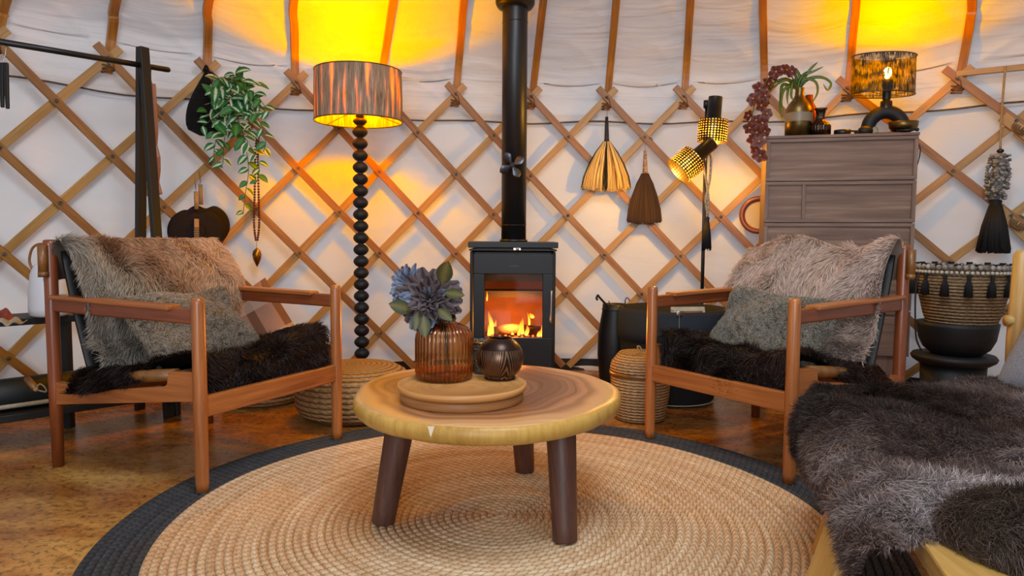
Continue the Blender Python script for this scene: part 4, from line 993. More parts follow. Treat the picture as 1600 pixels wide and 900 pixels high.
# orchid
oc = thing('orchid_spray', 'arching spray of plum-brown orchids drooping left of the chest', 'flowers', neck+Vector((0, -.005, .01)))
path = [(1246, 140), (1236, 118), (1222, 110), (1205, 118), (1192, 135), (1180, 160), (1174, 190), (1178, 215), (1186, 240)]
Po = cat([D(x, y, yb-.03-.012*i) for i, (x, y) in enumerate(path)], 6); mb = MB(); mb.tube(Po, .003, 6); part('orchid_stem', mb, 'stem', oc)
rr = random.Random(4)
fl_px = [(1238, 112), (1228, 110), (1209, 118), (1200, 132), (1186, 139), (1195, 150), (1177, 155), (1188, 165), (1198, 178), (1168, 180), (1181, 188), (1191, 192), (1170, 200), (1183, 207), (1195, 205), (1175, 220), (1186, 222), (1180, 235), (1188, 243), (1213, 112)]
for q, (x, y) in enumerate(fl_px):
    c = D(x, y, yb-.06-.005*q+rr.uniform(-.02, .02)); fd = Vector((rr.uniform(-.7, .5), -1, rr.uniform(-.5, .3))).normalized(); Q = fd.to_track_quat('Z', 'Y').to_matrix(); mb = MB(); s = rr.uniform(.8, 1.15)*.030
    a0 = rr.uniform(0, 6)
    for k in range(5):
        a = a0+k*2*PI/5; d = Q@Vector((math.cos(a), math.sin(a), .25)); up = Q@Vector((0, 0, 1)); mb.leaf(c, d, up, s*(1.25 if k % 2 else 1.05), s*1.0, .5, 4, .55, .25)
    of = part('orchid_flower', mb, 'orchid', oc); mb = MB(); mb.ball(c+fd*.006, .006, 8, 6); part('flower_lip', mb, 'orchid_lip', of)
# small smoky vase
sv = C(1281, 212, .06); mb = MB(); mb.lathe([(.001, .001), (15.5*s3, .001), (15.5*s3, 16*s3), (14*s3, 18*s3), (7*s3, 25*s3), (6*s3, 32*s3), (7.5*s3, 40*s3), (10*s3, 43*s3), (9*s3, 43*s3), (6*s3, 38*s3), (5*s3, 30*s3)], sv, 96, None, 0, False, (20, .03))
solo('fluted_metal_vase', mb, 'smoky', sv, 'small dark fluted metal vase with a flared lip beside the brass vase', 'vase')
# black tin, scoop, candle jar, red mat, brass bowl, striker
p = C(1316, 208, .05); mb = MB(); mb.lathe([(.001, .0), (12*s3, .0), (12.3*s3, 8*s3), (11*s3, 8*s3), (10.5*s3, 2*s3), (.001, 2*s3)], p, 32); mb.box((p.x+11*s3, p.y-.004, p.z+5.5*s3), (p.x+24*s3, p.y+.004, p.z+8*s3))
solo('black_ladle_cup', mb, 'black_paint', p, 'shallow black cup with a straight handle on the chest top', 'cup')
p = C(1352, 206, .10); mb = MB(); mb.ball(p+Vector((0, 0, 8*s3)), 9.5*s3, 20, 12, (1.2, 1, .85)); mb.tube([p+Vector((-8*s3, 0, 6*s3)), p+Vector((-17*s3, -.01, 5*s3))], 2.5*s3, 8)
solo('black_pebble_dish', mb, 'black_matte', p, 'rounded black dish left of the ring-shaped lamp base', 'dish')
p = C(1362, 205, .15); mb = MB(); mb.lathe([(.001, 0), (9*s3, 0), (10*s3, 8*s3), (9*s3, 14*s3), (6*s3, 17*s3), (.001, 18*s3)], p, 24); solo('ribbed_glass_jar', mb, 'wax', p, 'small cream rounded jar behind the black pebble dish', 'jar')
p = C(1385, 205, .05); mb = MB(); mb.box((p.x-18*s3, p.y-.03, p.z), (p.x+18*s3, p.y+.04, p.z+.006), rotc); solo('red_mat', mb, 'red_mat', p, 'flat dark red mat in front of the ring-shaped lamp base', 'mat')
bw = C(1411, 204, .07); bw.z += .008; mb = MB(); mb.lathe([(.001, .0), (8*s3, .0), (16*s3, 3*s3), (20*s3, 8*s3), (21*s3, 16*s3), (20*s3, 16*s3), (18.5*s3, 8*s3), (14*s3, 4*s3), (.001, 3*s3)], bw, 40)
solo('singing_bowl', mb, 'old_brass', bw, 'round brass singing bowl at the right end of the chest top', 'bowl')
p0, p1 = C(1400, 204, .02), C(1433, 203, -.0); p0.z += .012; p1.z += .012; mb = MB(); mb.tube([p0, p1], .005, 8); mb.ball(p1, .009, 10, 8); solo('bowl_striker', mb, 'black_paint', p0-Vector((0, 0, .005)), 'dark wooden striker lying in front of the brass bowl', 'striker')
# ring lamp
rc = C(1383, 203, .15); 
rl = thing('ring_table_lamp', 'black ring-shaped table lamp with a dark open thread shade on the chest', 'lamp', rc)
RR_, rr0 = 25*s3, 10.5*s3; mb = MB(); cz_ = rc+Vector((0, 0, 13.5*s3)); pts = [cz_+ux*(RR_*math.cos(a))+Vector((0, 0, RR_*math.sin(a))) for a in [-.52+(PI+1.04)*q/40 for q in range(41)]]
mb.tube(pts, rr0, 20); mb.v = [(v[0], v[1], max(v[2], rc.z+.001)) for v in mb.v]; part('ring_base', mb, 'black_matte', rl)
nz = cz_.z+RR_+rr0*.75; mb = MB(); mb.lathe([(9*s3, nz-.01), (8.5*s3, nz+9*s3), (5*s3, nz+10*s3), (6.5*s3, nz+14*s3), (6.5*s3, nz+30*s3), (7.5*s3, nz+32*s3), (7.5*s3, nz+42*s3), (.001, nz+42*s3)], (rc.x, rc.y, 0), 24); part('lamp_neck', mb, 'black_paint', rl)
lz = nz+53*s3; mb = MB(); mb.ball((rc.x, rc.y, lz), 6*s3, 14, 10, (1, 1, 1.5)); part('light_bulb', mb, 'bulb', rl)
LAMP2 = Vector((rc.x, rc.y, lz+.03))
dy = .15; shc = C(1380.5, 115, dy); zT = on_plane(1405, 87, CO+uy*dy, uy).z; zB = on_plane(1395, 147, CO+uy*dy, uy).z; r2 = 47.5*s3*1.03
mb = MB(); mb.lathe([(r2, zB), (r2*.985, zT)], (shc.x, shc.y, 0), 100, None, 0, True, None, (1, .62)); sh2 = part('lamp_shade', mb, 'thread_shade', rl)
mb = MB()
mbt = MB(); mbt.tube([Vector((shc.x+r2*math.cos(a), shc.y+r2*.62*math.sin(a), zT)) for a in [2*PI*q/60 for q in range(60)]], .003, 6, closed=True); part('shade_ring', mbt, 'black_paint', sh2)
mb.tube([Vector((shc.x+r2*math.cos(a), shc.y+r2*.62*math.sin(a), zB)) for a in [2*PI*q/60 for q in range(60)]], .003, 6, closed=True)
for a in (.4, PI-.4, PI+.9, -.9): mb.tube([Vector((rc.x, rc.y, nz+18*s3)), Vector((shc.x+r2*math.cos(a), shc.y+r2*.62*math.sin(a), zB))], .0018, 5)
part('shade_ring', mb, 'black_paint', sh2)
mb = MB(); e0 = C(1434, 215, .10); mb.tube(cat([D(1433, 222, CY-.1), D(1438, 232, CY-.1), D(1436, 248, CY-.08), D(1432, 262, CY-.06)], 6), .0025, 6)
part('lamp_cable', mb, 'cable', rl)
# round disc on the wall behind the chest
p = W(1186, 336, .085); inn_ = (Vector((WX, WY, p.z))-p).normalized(); Q = inn_.to_track_quat('Z', 'Y').to_matrix(); q_ = p.y/FPX
rd = thing('wall_disc', 'round pale disc with a brown wooden rim hanging left of the chest', 'wall decoration', p)
mb = MB(); mb.lathe([(21*q_, .0), (29*q_, .0), (29.5*q_, .012), (27*q_, .02), (23*q_, .018), (21*q_, .008)], p, 48, Q); part('wooden_rim', mb, 'teak_dark', rd)
mb = MB(); mb.lathe([(.001, .004), (21.5*q_, .004)], p, 40, Q); part('disc_face', mb, 'clock_face', rd)

# ================================================================= ARMCHAIRS
def armchair(O, U, V, Wd, Dp, label, mirror):
    O = Vector((O[0], O[1], 0)); U = Vector((U[0], U[1], 0)).normalized(); V = Vector((V[0], V[1], 0)).normalized(); up = Vector((0, 0, 1))
    L = lambda a, b, z: O+U*a+V*b+up*z
    t = thing('safari_armchair', label, 'armchair', O+U*Wd/2+V*Dp/2)
    for a in (0, Wd):
        gz = .011
        mb = MB(); mb.tube([L(a, 0, gz), L(a, 0, .04), L(a, 0, .3), L(a, 0, .608), L(a, 0, .622), L(a, 0, .626)], [.019, .0205, .022, .0205, .019, .013], 18); part('leg', mb, 'teak', t)
        mb = MB(); mb.tube([L(a, Dp, .001), L(a, Dp, .3), L(a, Dp, .785), L(a, Dp, .797), L(a, Dp, .80)], [.019, .022, .022, .020, .013], 18); part('leg', mb, 'teak_dark', t)
        # arm rail: flat top wedge on a lower bar
        mb = MB(); mb.beam(L(a, .015, .565), L(a, Dp-.015, .575), .022, .05, up); part('arm_rail', mb, 'teak_dark', t, bevel=.006)
        mb = MB(); mb.beam(L(a, .10, .590), L(a, Dp-.02, .602), .055, .016, up); part('armrest', mb, 'teak', t, bevel=.005)
        # side seat rail with raised front block and notch
        vs = []; out = [(.012, .30), (Dp-.012, .225), (Dp-.012, .305), (Dp-.10, .30), (Dp-.16, .285), (.14, .335), (.128, .345), (.122, .385), (.012, .392)]
        for sx in (-.011, .011):
            for b, z in out: vs.append(L(a+sx, b, z))
        n = len(out); mb = MB(); mb.add(vs, [tuple(reversed(range(n))), tuple(range(n, 2*n))], [[(b, z) for b, z in reversed(out)], [(b, z) for b, z in out]], False)
        mb.add([vs[i] for i in range(2*n)], [(i, (i+1) % n, (i+1) % n+n, i+n) for i in range(n)], [[(i*.1, 0), (i*.1+.1, 0), (i*.1+.1, .02), (i*.1, .02)] for i in range(n)], False)
        part('side_rail', mb, 'teak', t, bevel=.003)
    mb = MB(); mb.beam(L(.012, 0, .28), L(Wd-.012, 0, .28), .024, .068, up); part('front_rail', mb, 'teak', t, bevel=.005)
    mb = MB(); mb.beam(L(.012, Dp, .24), L(Wd-.012, Dp, .24), .022, .055, up); part('rear_rail', mb, 'teak_dark', t, bevel=.005)
    mb = MB(); mb.grid(lambda u, v: L(.03+(Wd-.06)*u, .03+(Dp-.08)*v, .372-.075*v-.03*math.sin(PI*u)*1.0), 14, 12); part('leather_seat', mb, 'leather', t, solid=.012)
    for a in (.03, Wd-.03): mb = MB(); mb.tube([L(a, .13, .368), L(a, .3, .348), L(a, Dp-.18, .318)], .021, 12); part('seat_roll', mb, 'leather', t)
    mb = MB(); mb.grid(lambda u, v: L(.02+(Wd-.04)*u, Dp-.03-.13*(1-v)**1.2+.03*math.sin(PI*u), .30+.46*v), 12, 12); part('leather_back', mb, 'leather_black', t, solid=.01)
    for a, s_ in ((-.034, -1), (Wd+.034, 1)):
        mb = MB(); mb.tube([L(a, Dp-.012, .68), L(a, Dp-.012, .782)], [.015, .015], 12); mb.tube([L(a, Dp-.012, .672), L(a, Dp-.012, .690)], .016, 12); part('back_strap', mb, 'leather', t)
    return t, L
t1, L1 = armchair((-.974, 2.200), (.278, .587), (-.629, .27), .655, .682, 'left teak armchair with fur cushion, beside the clothes rack', False)
t2, L2 = armchair((.922, 2.312), (-.360, .527), (.823, .568), .638, .682, 'right teak armchair with fur cushions, in front of the chest of drawers', True)
# tan pelt over the back of each chair
def back_pelt(L, Wd, Dp, name, lab, seed, flow, cols, lobes=0, n=42000, sag=0, topj=None, fade=None):
    def pt(u, v):
        a = -.01+(Wd+.02)*u; w_ = .012*math.sin(u*9+seed)*(v)+.010*math.sin(u*5+v*4+seed)
        if v < .14: s = v/.14; b = Dp+.035-.075*s; z = .66+.145*s   # behind the top
        else:
            s = (v-.14)/.86; b = Dp-.04-.17*s-.075*math.sin(PI*min(s*1.25, 1))*1.0; z = .812-.44*s
            if s > .85: b -= .02
        tj = topj(u) if topj else 0
        z += (tj*max(0, 1-abs(v-.14)*2.2))
        ed = .045*(math.sin(v*7+seed)*.5)*(1 if u > .5 else -1)*v
        return L(a+ed*(abs(u-.5)*2)**3, b+w_, z-sag*math.sin(PI*u)*(1-v))
    mb = MB(); mb.grid(pt, 26, 30)
    # make sure normals face the sitter
    v = [Vector(mb.v[i]) for i in mb.f[13*30+18]]; nrm = (v[1]-v[0]).cross(v[2]-v[0]); front = L(0, -1, 0)-L(0, 0, 0)
    if nrm.dot(front) < 0: mb.f = [f[::-1] for f in mb.f]; mb.uv = [q[::-1] for q in mb.uv]
    o = fur(name, mb, n, .036, .0021, flow, org=L(Wd/2, Dp-.1, .37), cols=cols, cfreq=7, seed=seed, clump=.55, cf=42, rnd=.22, lean=.7, bend=.6, grav=.35, root=.42, colfn=fade)
    return tag(o, lab, 'sheepskin')
def mixc(cols, x):
    cc = np.array([lin(c) for c in cols]); m = len(cc); x = np.clip(x, 0, .9999)*(m-1); i = np.minimum(x.astype(int), m-2); return cc[i]*(1-(x-i))[:, None]+cc[i+1]*(x-i)[:, None]
def fade1(Q):
    a = (Q-np.array(L1(0, 0, 0)))@np.array(L1(1, 0, 0)-L1(0, 0, 0)); x = a/.65
    return mixc(['#a0988c', '#b8a894', '#b88c68', '#dcb490', '#eccaa8'], x*.95+.14*nfield(Q, 14, 3)+(Q[:, 2]-.65)*.6)
back_pelt(L1, .655, .682, 'sheepskin_throw', 'long-haired tan and grey sheepskin over the back of the left armchair', 11, (.2, 0, -1), ('#6a6058', '#8a6b52', '#a88a72'), fade=fade1)
def fade2(Q):
    return mixc(['#9d8d82', '#c8ae9c', '#dcc4b4', '#c8b4a8', '#e8dad0'], .5+.28*nfield(Q, 12, 8))
def lift(u): return .03*math.sin(u*8.5+2.2)+.0
back_pelt(L2, .638, .682, 'sheepskin_throw', 'long-haired pinkish tan sheepskin over the back of the right armchair', 23, (-.2, 0, -1), ('#8a7464', '#a89080'), topj=lift, fade=fade2)
# short curly cushions
def cushion(L, a, b0, z0, b1, z1, hw, th, lab, seed, cols, nm='fur_cushion', tilt=0.0):
    c = (L(a, b0, z0)+L(a, b1, z1))/2; ay = (L(a+tilt, b1, z1)-L(a, b0, z0)); hh = ay.length/2; ax = L(1, 0, 0)-L(0, 0, 0); ax = (ax-ay.normalized()*ax.dot(ay.normalized())).normalized()
    mb = pad(c, ax, ay, hw, hh, th, seed=seed, wob=.008, corner=.08)
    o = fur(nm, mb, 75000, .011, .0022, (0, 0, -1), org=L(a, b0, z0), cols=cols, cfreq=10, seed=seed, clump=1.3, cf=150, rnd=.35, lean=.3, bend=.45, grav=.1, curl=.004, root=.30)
    return tag(o, lab, 'cushion')
cushion(L1, .305, .27, .375, .46, .60, .235, .055, 'grey curly sheepskin cushion leaning on the left armchair', 31, ('#9c9082', '#b3a592', '#d0b298'))
cushion(L2, .335, .27, .365, .43, .595, .25, .06, 'grey curly sheepskin cushion leaning on the right armchair', 41, ('#918d82', '#aba496', '#c8b49c'), tilt=-.02)
# dark seat pelts
def seat_pelt(L, Wd, name, lab, seed, lob, n=42000, hump=.0):
    def pt(u, v):
        # v: 0 front hem -> 1 rear ; u: 0 near side -> 1 far side
        lo = .035 if v < .55 else .035-.075*min(1, (v-.55)/.2)*lob; hi = Wd-.03+.035*max(0, min(1, (v-.2)*8))*max(0, 1-max(0, v-.45)*4)
        a = lo+(hi-lo)*u
        if v < .22: s = v/.22; b = .028-.02*math.sin(s*PI/2)+.0; z = .275+.125*s; b = .026
        else: s = (v-.22)/.78; b = .026+.55*s; z = .410+.012*math.sin(PI*min(s*2, 1))-.105*s-.035*math.sin(PI*u)*(1-s*.3)*1.0
        z += hump*max(0, u-.5)**1.2*(1-v*.6)*.9+.006*math.sin(a*31+seed)*(1 if v > .2 else 0)+.008*math.sin(a*17+b*13)
        if lob and v > .55 and u < .10: z = z-.05*(1-u/.10)*lob+.0; z += .03*lob*u/.1
        if v > .22: z += .02
        return L(a, b, z)
    mb = MB(); mb.grid(pt, 26, 26)
    v = [Vector(mb.v[i]) for i in mb.f[13*26+18]]; nrm = (v[1]-v[0]).cross(v[2]-v[0])
    if nrm.z < 0: mb.f = [f[::-1] for f in mb.f]; mb.uv = [q[::-1] for q in mb.uv]
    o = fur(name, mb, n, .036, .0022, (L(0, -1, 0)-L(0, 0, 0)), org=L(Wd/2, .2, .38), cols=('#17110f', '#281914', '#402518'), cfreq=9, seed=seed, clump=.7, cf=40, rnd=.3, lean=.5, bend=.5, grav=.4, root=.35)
    return tag(o, lab, 'sheepskin')
seat_pelt(L1, .655, 'sheepskin_seat_cover', 'dark brown sheepskin spread over the seat of the left armchair', 51, 1.0, hump=.10)
seat_pelt(L2, .638, 'sheepskin_seat_cover', 'black-brown sheepskin spread over the seat of the right armchair', 61, .95, hump=.08)

# ================================================================= LEFT BACKGROUND
# clothes rack
TR_ = D(222, 95, 3.28); TL_ = TR_+Vector((-.9, -.95, 0)); fA, fB = F(264, 652), F(225, 640)
rk = thing('clothes_rack', 'black A-frame clothes rack with a round rail behind the left armchair', 'clothes rack', (fA+fB)/2)
rail0, rail1 = D(-60, 55, 2.70), D(262, 109, 3.34); mb = MB(); mb.tube([rail0, rail1], .0125, 14); mb.ball(rail1, .0125, 12, 8); part('hanging_rail', mb, 'black_paint', rk)
mb = MB(); topA = D(224, 74, 3.27); mb.beam(fB+Vector((-.02, 0, 0)), topA+Vector((-.008, .0, 0)), .042, .026, (1, -.6, 0)); part('leg', mb, 'black_wood', rk, bevel=.003)
mb = MB(); mb.beam(fA, topA+Vector((.010, -.02, -.005)), .042, .026, (1, -.6, 0)); part('leg', mb, 'black_wood', rk, bevel=.003)
for dx in (0, .0):
    q = Vector((-1.28, -1.02, 0))
for base, tp in ((fB, topA), (fA, topA)):
    mb = MB(); o_ = Vector((-1.0, -1.08, 0)); mb.beam(base+o_, tp+o_, .042, .026, (1, -.6, 0)); part('leg', mb, 'black_wood', rk, bevel=.003)
# low black shoe shelf of the rack
s0, s1 = F(-40, 648, .10), F(292, 622, .10)
mb = MB(); mb.beam(Vector((-2.25, 2.42, .125)), Vector((-1.47, 3.25, .125)), .24, .028, (0, 0, 1)); part('shoe_shelf', mb, 'black_wood', rk, bevel=.003)
mb = MB()
for f_ in (.07, .93):
    p = Vector((-2.25, 2.42, 0)).lerp(Vector((-1.47, 3.25, 0)), f_); mb = MB(); mb.box((p.x-.015, p.y-.015, 0), (p.x+.015, p.y+.015, .112)); part('shelf_foot', mb, 'black_wood', rk)
# wooden hanger seen edge-on
h0 = D(240, 131, 3.30); hg = thing('wooden_hanger', 'wooden clothes hanger seen edge-on beside the black rack post', 'hanger', D(243, 304, 3.30))
mb = MB(); pts = [D(239+q*1.0+(2.5*math.sin(q*2.2) if q > 4 else 0), 131+q*19.2, 3.31) for q in range(10)]; mb.strip(pts, .022, .02, [Vector((.6, -.8, 0))]*10); part('hanger_body', mb, 'teak', hg, bevel=.004)
mb = MB(); mb.tube(cat([D(233, 104, 3.30), D(236, 101, 3.30), D(236, 110, 3.30), D(236, 125, 3.30), D(239, 133, 3.31)], 5), .0018, 6); part('hanger_hook', mb, 'steel', hg)
# clip hanger at left edge
cl = thing('clip_hanger', 'black trouser clip hanging from the rail at the left picture edge', 'hanger', D(6, 170, 2.83))
mb = MB(); mb.tube(cat([D(5, 70, 2.83), D(9, 68, 2.83), D(9, 80, 2.83), D(6, 95, 2.83), D(4, 100, 2.83)], 5), .002, 6); part('hanger_hook', mb, 'steel', cl)
for x0, y0, x1, y1 in ((2, 98, 4, 168), (9, 98, 12, 170)):
    mb = MB(); mb.beam(D(x0, y0, 2.83), D(x1, y1, 2.82), .018, .012, (0, -1, 0), .012, .010); part('clip_jaw', mb, 'black_paint', cl, bevel=.002)
# side shelf with white jug and cloth
q0 = F(-60, 512, .47); 
sh = thing('side_bench', 'narrow black bench at the left picture edge behind the left armchair', 'bench', Vector((-2.15, 2.65, 0)))
bA, bB = Vector((-2.42, 2.42, .475)), Vector((-1.83, 3.02, .475))
mb = MB(); mb.beam(bA, bB, .22, .028, (0, 0, 1)); part('bench_top', mb, 'black_wood', sh, bevel=.003)
for p in (bA.lerp(bB, .08), bA.lerp(bB, .92)): mb = MB(); mb.box((p.x-.018, p.y-.018, 0), (p.x+.018, p.y+.018, .46)); part('leg', mb, 'black_wood', sh)
jc = bA.lerp(bB, .80)+Vector((.0, -.02, .015)); jc = D(78, 500, 2.86); jc.z = .489
jg = thing('white_lantern_jug', 'tall white ceramic jug with a leather handle on the black side bench', 'jug', jc)
mb = MB(); mb.lathe([(.001, 0), (.060, 0), (.070, .008), (.073, .03), (.070, .10), (.062, .17), (.048, .205), (.040, .212), (.034, .212), (.036, .19), (.001, .02)], jc, 40); part('jug_body', mb, 'white_ceramic', jg)
mb = MB(); mb.tube(cat([jc+Vector((-.056, -.01, .19)), jc+Vector((-.066, -.01, .225)), jc+Vector((-.05, -.01, .275)), jc+Vector((-.01, -.01, .29)), jc+Vector((.035, -.01, .26)), jc+Vector((.05, -.01, .20))], 5), .005, 7); part('leather_handle', mb, 'leather', jg)
cc_ = D(8, 503, 2.60); cc_.z = .489
def clo(u, v): return cc_+Vector((-.10+.15*u, -.05+.10*v, .035*math.exp(-((u-.45)/.25)**2)*(1+.4*math.sin(v*9))+.006*math.sin(u*25+v*8)+.003))
mb = MB(); mb.grid(clo, 20, 14); 
for k in range(len(mb.mi)): mb.mi[k] = 1 if mb.uv[k][0][0] < .68 else 0
solo('folded_cloth', mb, ['cream_cloth', 'rust_cloth'], cc_, 'crumpled rust and cream cloth at the left end of the side bench', 'cloth', solid=.003)
# dark roll with pale edge on the shoe shelf
r0, r1 = Vector((-2.26, 2.40, .200)), Vector((-1.62, 3.09, .200)); mb = MB(); mb.tube([r0, r1], .06, 20)
ro = thing('rolled_mat', 'dark green rolled mat with a cream edge on the low rack shelf', 'mat', (r0+r1)/2-Vector((0, 0, .06))); part('mat_roll', mb, 'green_dark', ro)
mb = MB(); mb.tube([r0+Vector((.045, -.035, -.040)), r1+Vector((.045, -.035, -.040))], .009, 8); part('mat_edge', mb, 'cream_cloth', ro)
tp = D(48, 605, 2.62); tg = thing('hanging_tag_toggle', 'small wooden toggle with a tan cord on the rolled dark mat', 'toggle', tp)
mb = MB(); mb.tube([D(42, 592, 2.63), D(56, 607, 2.60)], .012, 10); part('toggle_barrel', mb, 'leather', tg)
mb = MB(); mb.ball(D(56, 608, 2.60), .009, 10, 8); mb.tube(cat([D(56, 608, 2.60), D(62, 600, 2.60), D(70, 605, 2.6), D(72, 612, 2.6), D(60, 610, 2.6)], 5), .0028, 6); part('toggle_cord', mb, 'jute_rope', tg)
# hanging planter
pk = W(320, 95, .09); pY = 3.12
PB = D(330, 170, W(330, 170, .20).y); 
hp = thing('hanging_planter', 'black woven teardrop basket hanging from a lattice head', 'planter', D(318, 212, PB.y))
inn_ = (Vector((WX, WY, PB.z))-PB).normalized(); tn = Vector((-inn_.y, inn_.x, 0)); tn = tn if tn.x > 0 else -tn
def PP(x, y, o=0): p = D(x, y, PB.y); return p+inn_*o
mb = MB(); K = 14; vs = []; n = 24
for q in range(K+1):
    t = q/K; y = 108+(212-108)*t; wd = (.6+29*math.sin(min(1, t*1.02)*PI*.60)**1.2)*(1 if t < .92 else 1-(t-.92)*7); cx = 322-4*t+6*t*t
    c = PP(cx, y, 0); w_ = max(wd, .8)*PB.y/FPX
    for j in range(n): a = 2*PI*j/n; vs.append(c+tn*(w_*math.cos(a))+inn_*(w_*.62*math.sin(a)))
fs = [(q*n+j, q*n+(j+1) % n, (q+1)*n+(j+1) % n, (q+1)*n+j) for q in range(K) for j in range(n)]
mb.add(vs, fs, [[(j*.02, q*.025), (j*.02+.02, q*.025), (j*.02+.02, q*.025+.025), (j*.02, q*.025+.025)] for q in range(K) for j in range(n)])
part('basket_body', mb, 'basket_black', hp)
mb = MB(); mb.tube(cat([PP(318, 112), PP(321, 104), PP(323, 104), PP(326, 112)], 4)+[], .006, 8); mb.tube(cat([PP(326, 112), PP(336, 118), PP(344, 128)], 4), .006, 8); part('hanging_loop', mb, 'basket_black', hp)
ip = thing('trailing_inch_plant', 'trailing plant with striped green and cream leaves in the black hanging planter', 'plant', PP(345, 150, .02))
stems = [[(335, 150), (345, 128), (360, 132), (380, 150), (398, 165), (408, 180)], [(338, 150), (360, 150), (385, 165), (400, 200), (408, 225), (405, 240)], [(338, 160), (355, 175), (372, 200), (378, 240), (382, 270), (378, 300), (374, 335)],
         [(335, 160), (342, 185), (335, 215), (328, 240), (330, 262)], [(335, 160), (350, 190), (345, 225), (342, 258)], [(338, 150), (350, 160), (365, 180), (372, 210), (390, 240), (398, 262), (394, 285)], [(335, 150), (340, 125), (352, 128)], [(335, 155), (322, 168), (318, 180)], [(335, 165), (325, 190), (312, 200)],
         [(340, 150), (370, 140), (392, 150), (410, 178)], [(338, 160), (360, 200), (370, 225)], [(338, 155), (355, 150), (375, 165), (385, 190), (380, 215)], [(340, 150), (352, 138), (372, 128), (388, 140)]]
mbs = MB(); mbl = MB(); rr = random.Random(12)
for si, s_ in enumerate(stems):
    P = cat([PP(x, y, .02+.07*min(1, i/3)+rr.uniform(-.01, .015)) for i, (x, y) in enumerate(s_)], 6); mbs.tube(P, .0018, 5)
    Ltot = 0; last = 0; k = 0
    for i in range(1, len(P)):
        Ltot += (P[i]-P[i-1]).length
        if Ltot-last > .027:
            last = Ltot; k += 1; d0 = (P[i]-P[i-1]).normalized(); side = d0.cross(inn_)*(1 if k % 2 else -1); dd = side+d0*.5+inn_*rr.uniform(-.1, .6)+Vector((0, 0, rr.uniform(-.5, .15)))
            f = i/len(P); sz_ = rr.uniform(.062, .095)*(1-.38*f); mbl.leaf(P[i], dd, inn_+Vector((0, 0, .7))+Vector((rr.uniform(-.4, .4), 0, 0)), sz_, sz_*.54, rr.uniform(.2, .9), 6, .42, .3, m=rr.choice((0, 0, 1, 2)))
for k in range(46):
    c = PP(rr.uniform(328, 395), rr.uniform(128, 205)-rr.uniform(0, 10), rr.uniform(.03, .10)); dd = Vector((rr.uniform(-1, 1), 0, rr.uniform(-.9, .5)))+inn_*rr.uniform(0, .5); sz_ = rr.uniform(.065, .10)
    if (c-PP(360, 165, .05)).length < .17: mbl.leaf(c, dd, inn_+Vector((0, 0, .6)), sz_, sz_*.54, rr.uniform(.1, .8), 6, .42, .3, m=rr.choice((0, 0, 1, 2)))
part('stems', mbs, 'stem', ip); part('foliage', mbl, ['inch_leaf', 'inch_leaf2', 'inch_leaf3'], ip)
# prayer beads with brass drop
ml = thing('bead_necklace', 'long loop of red-brown beads with a brass drop pendant on the lattice', 'necklace', W(401, 416, .10))
mb = MB()
for pts in ([(403, 205), (399, 240), (398, 300), (397, 350), (400, 377)], [(405, 205), (403, 240), (404, 300), (405, 350), (402, 377)]):
    P = [W(x, y, .10) for x, y in pts]; P = cat(P, 40); acc = 0
    for i in range(1, len(P)):
        seg = (P[i]-P[i-1]).length; acc += seg
        if acc > .012: acc = 0; mb.ball(P[i], .0070, 8, 6)
part('bead_string', mb, 'dark_bead', ml)
mb = MB(); c = W(401.5, 402, .10); mb.tube([W(401, 377, .10), W(401, 388, .10)], .0015, 6); kk = c.y/FPX; mb.lathe([(.001, -15*kk), (3*kk, -10*kk), (6*kk, -3*kk), (7*kk, 4*kk), (5.5*kk, 10*kk), (2*kk, 13.5*kk), (.8*kk, 14.5*kk)], c, 24); part('brass_drop', mb, 'brass', ml)
# two palm hand fans
def hand_fan(cx, cy, w, h, hx0, hy0, hy1, off, lab, rot):
    c = W(cx, cy, off); inn_ = (Vector((WX, WY, c.z))-c).normalized(); tn = Vector((inn_.y, -inn_.x, 0)); tn = tn if tn.x > 0 else -tn; s = c.y/FPX*1.03
    t = thing('palm_hand_fan', lab, 'hand fan', c+Vector((0, 0, -h*s*.5)), 'woven palm hand fans on the lattice wall'); mb = MB(); pts = []
    n = 64; 
    for k in range(n):
        a = 2*PI*k/n; x = math.sin(a)**3*.0+math.sin(a)*(1-.08*math.cos(a)); y = math.cos(a)
        # upside-down cardioid-like leaf: notch at top, point at the bottom
        x = math.sin(a)*(1+.10*math.cos(a)); yy = math.cos(a)*.86-.17*math.exp(-(a/.24)**2)-.17*math.exp(-((a-2*PI)/.24)**2)-.30*math.exp(-((a-PI)/.42)**2); x *= 1-.30*max(0, -math.cos(a))**1.5
        pts.append((x, yy))
    vs = []; R_ = [0, .25, .5, .75, .92, 1.0]
    for r_ in R_:
        for x, y in pts: vs.append(c+tn*(x*w*s*.5*r_)+Vector((0, 0, y*h*s*.5*r_))+inn_*(.012*(1-r_*r_)+(.004 if r_ == .92 else 0)))
    fs = [(q*n+j, q*n+(j+1) % n, (q+1)*n+(j+1) % n, (q+1)*n+j) for q in range(len(R_)-1) for j in range(n)]; mb.add(vs, fs); b = part('fan_blade', mb, 'fan_weave', t, solid=.003)
    mb = MB()
    for r_ in (.30,): mb.tube([c+tn*(x*w*s*.5*r_)+Vector((0, 0, (y*h*.5*r_+h*.06)*s))+inn_*(.014*(1-r_*r_)+.002) for x, y in pts], .0011, 4, closed=True)
    part('woven_rib', mb, 'fan_weave', b)
    mb = MB(); p0 = W(hx0, hy0, off+.02); p1 = W(hx0+1, hy1, off+.02); mb.tube([p0, p1], .0105, 12); part('cane_grip', mb, 'cane', t)
    mb = MB(); mb.tube([p0, W(hx0-2, hy0-22, off+.02), W(hx0+1, hy0-2, off+.02)], .001, 4); part('hang_loop', mb, 'string', t)
    return t, c, inn_, tn, s
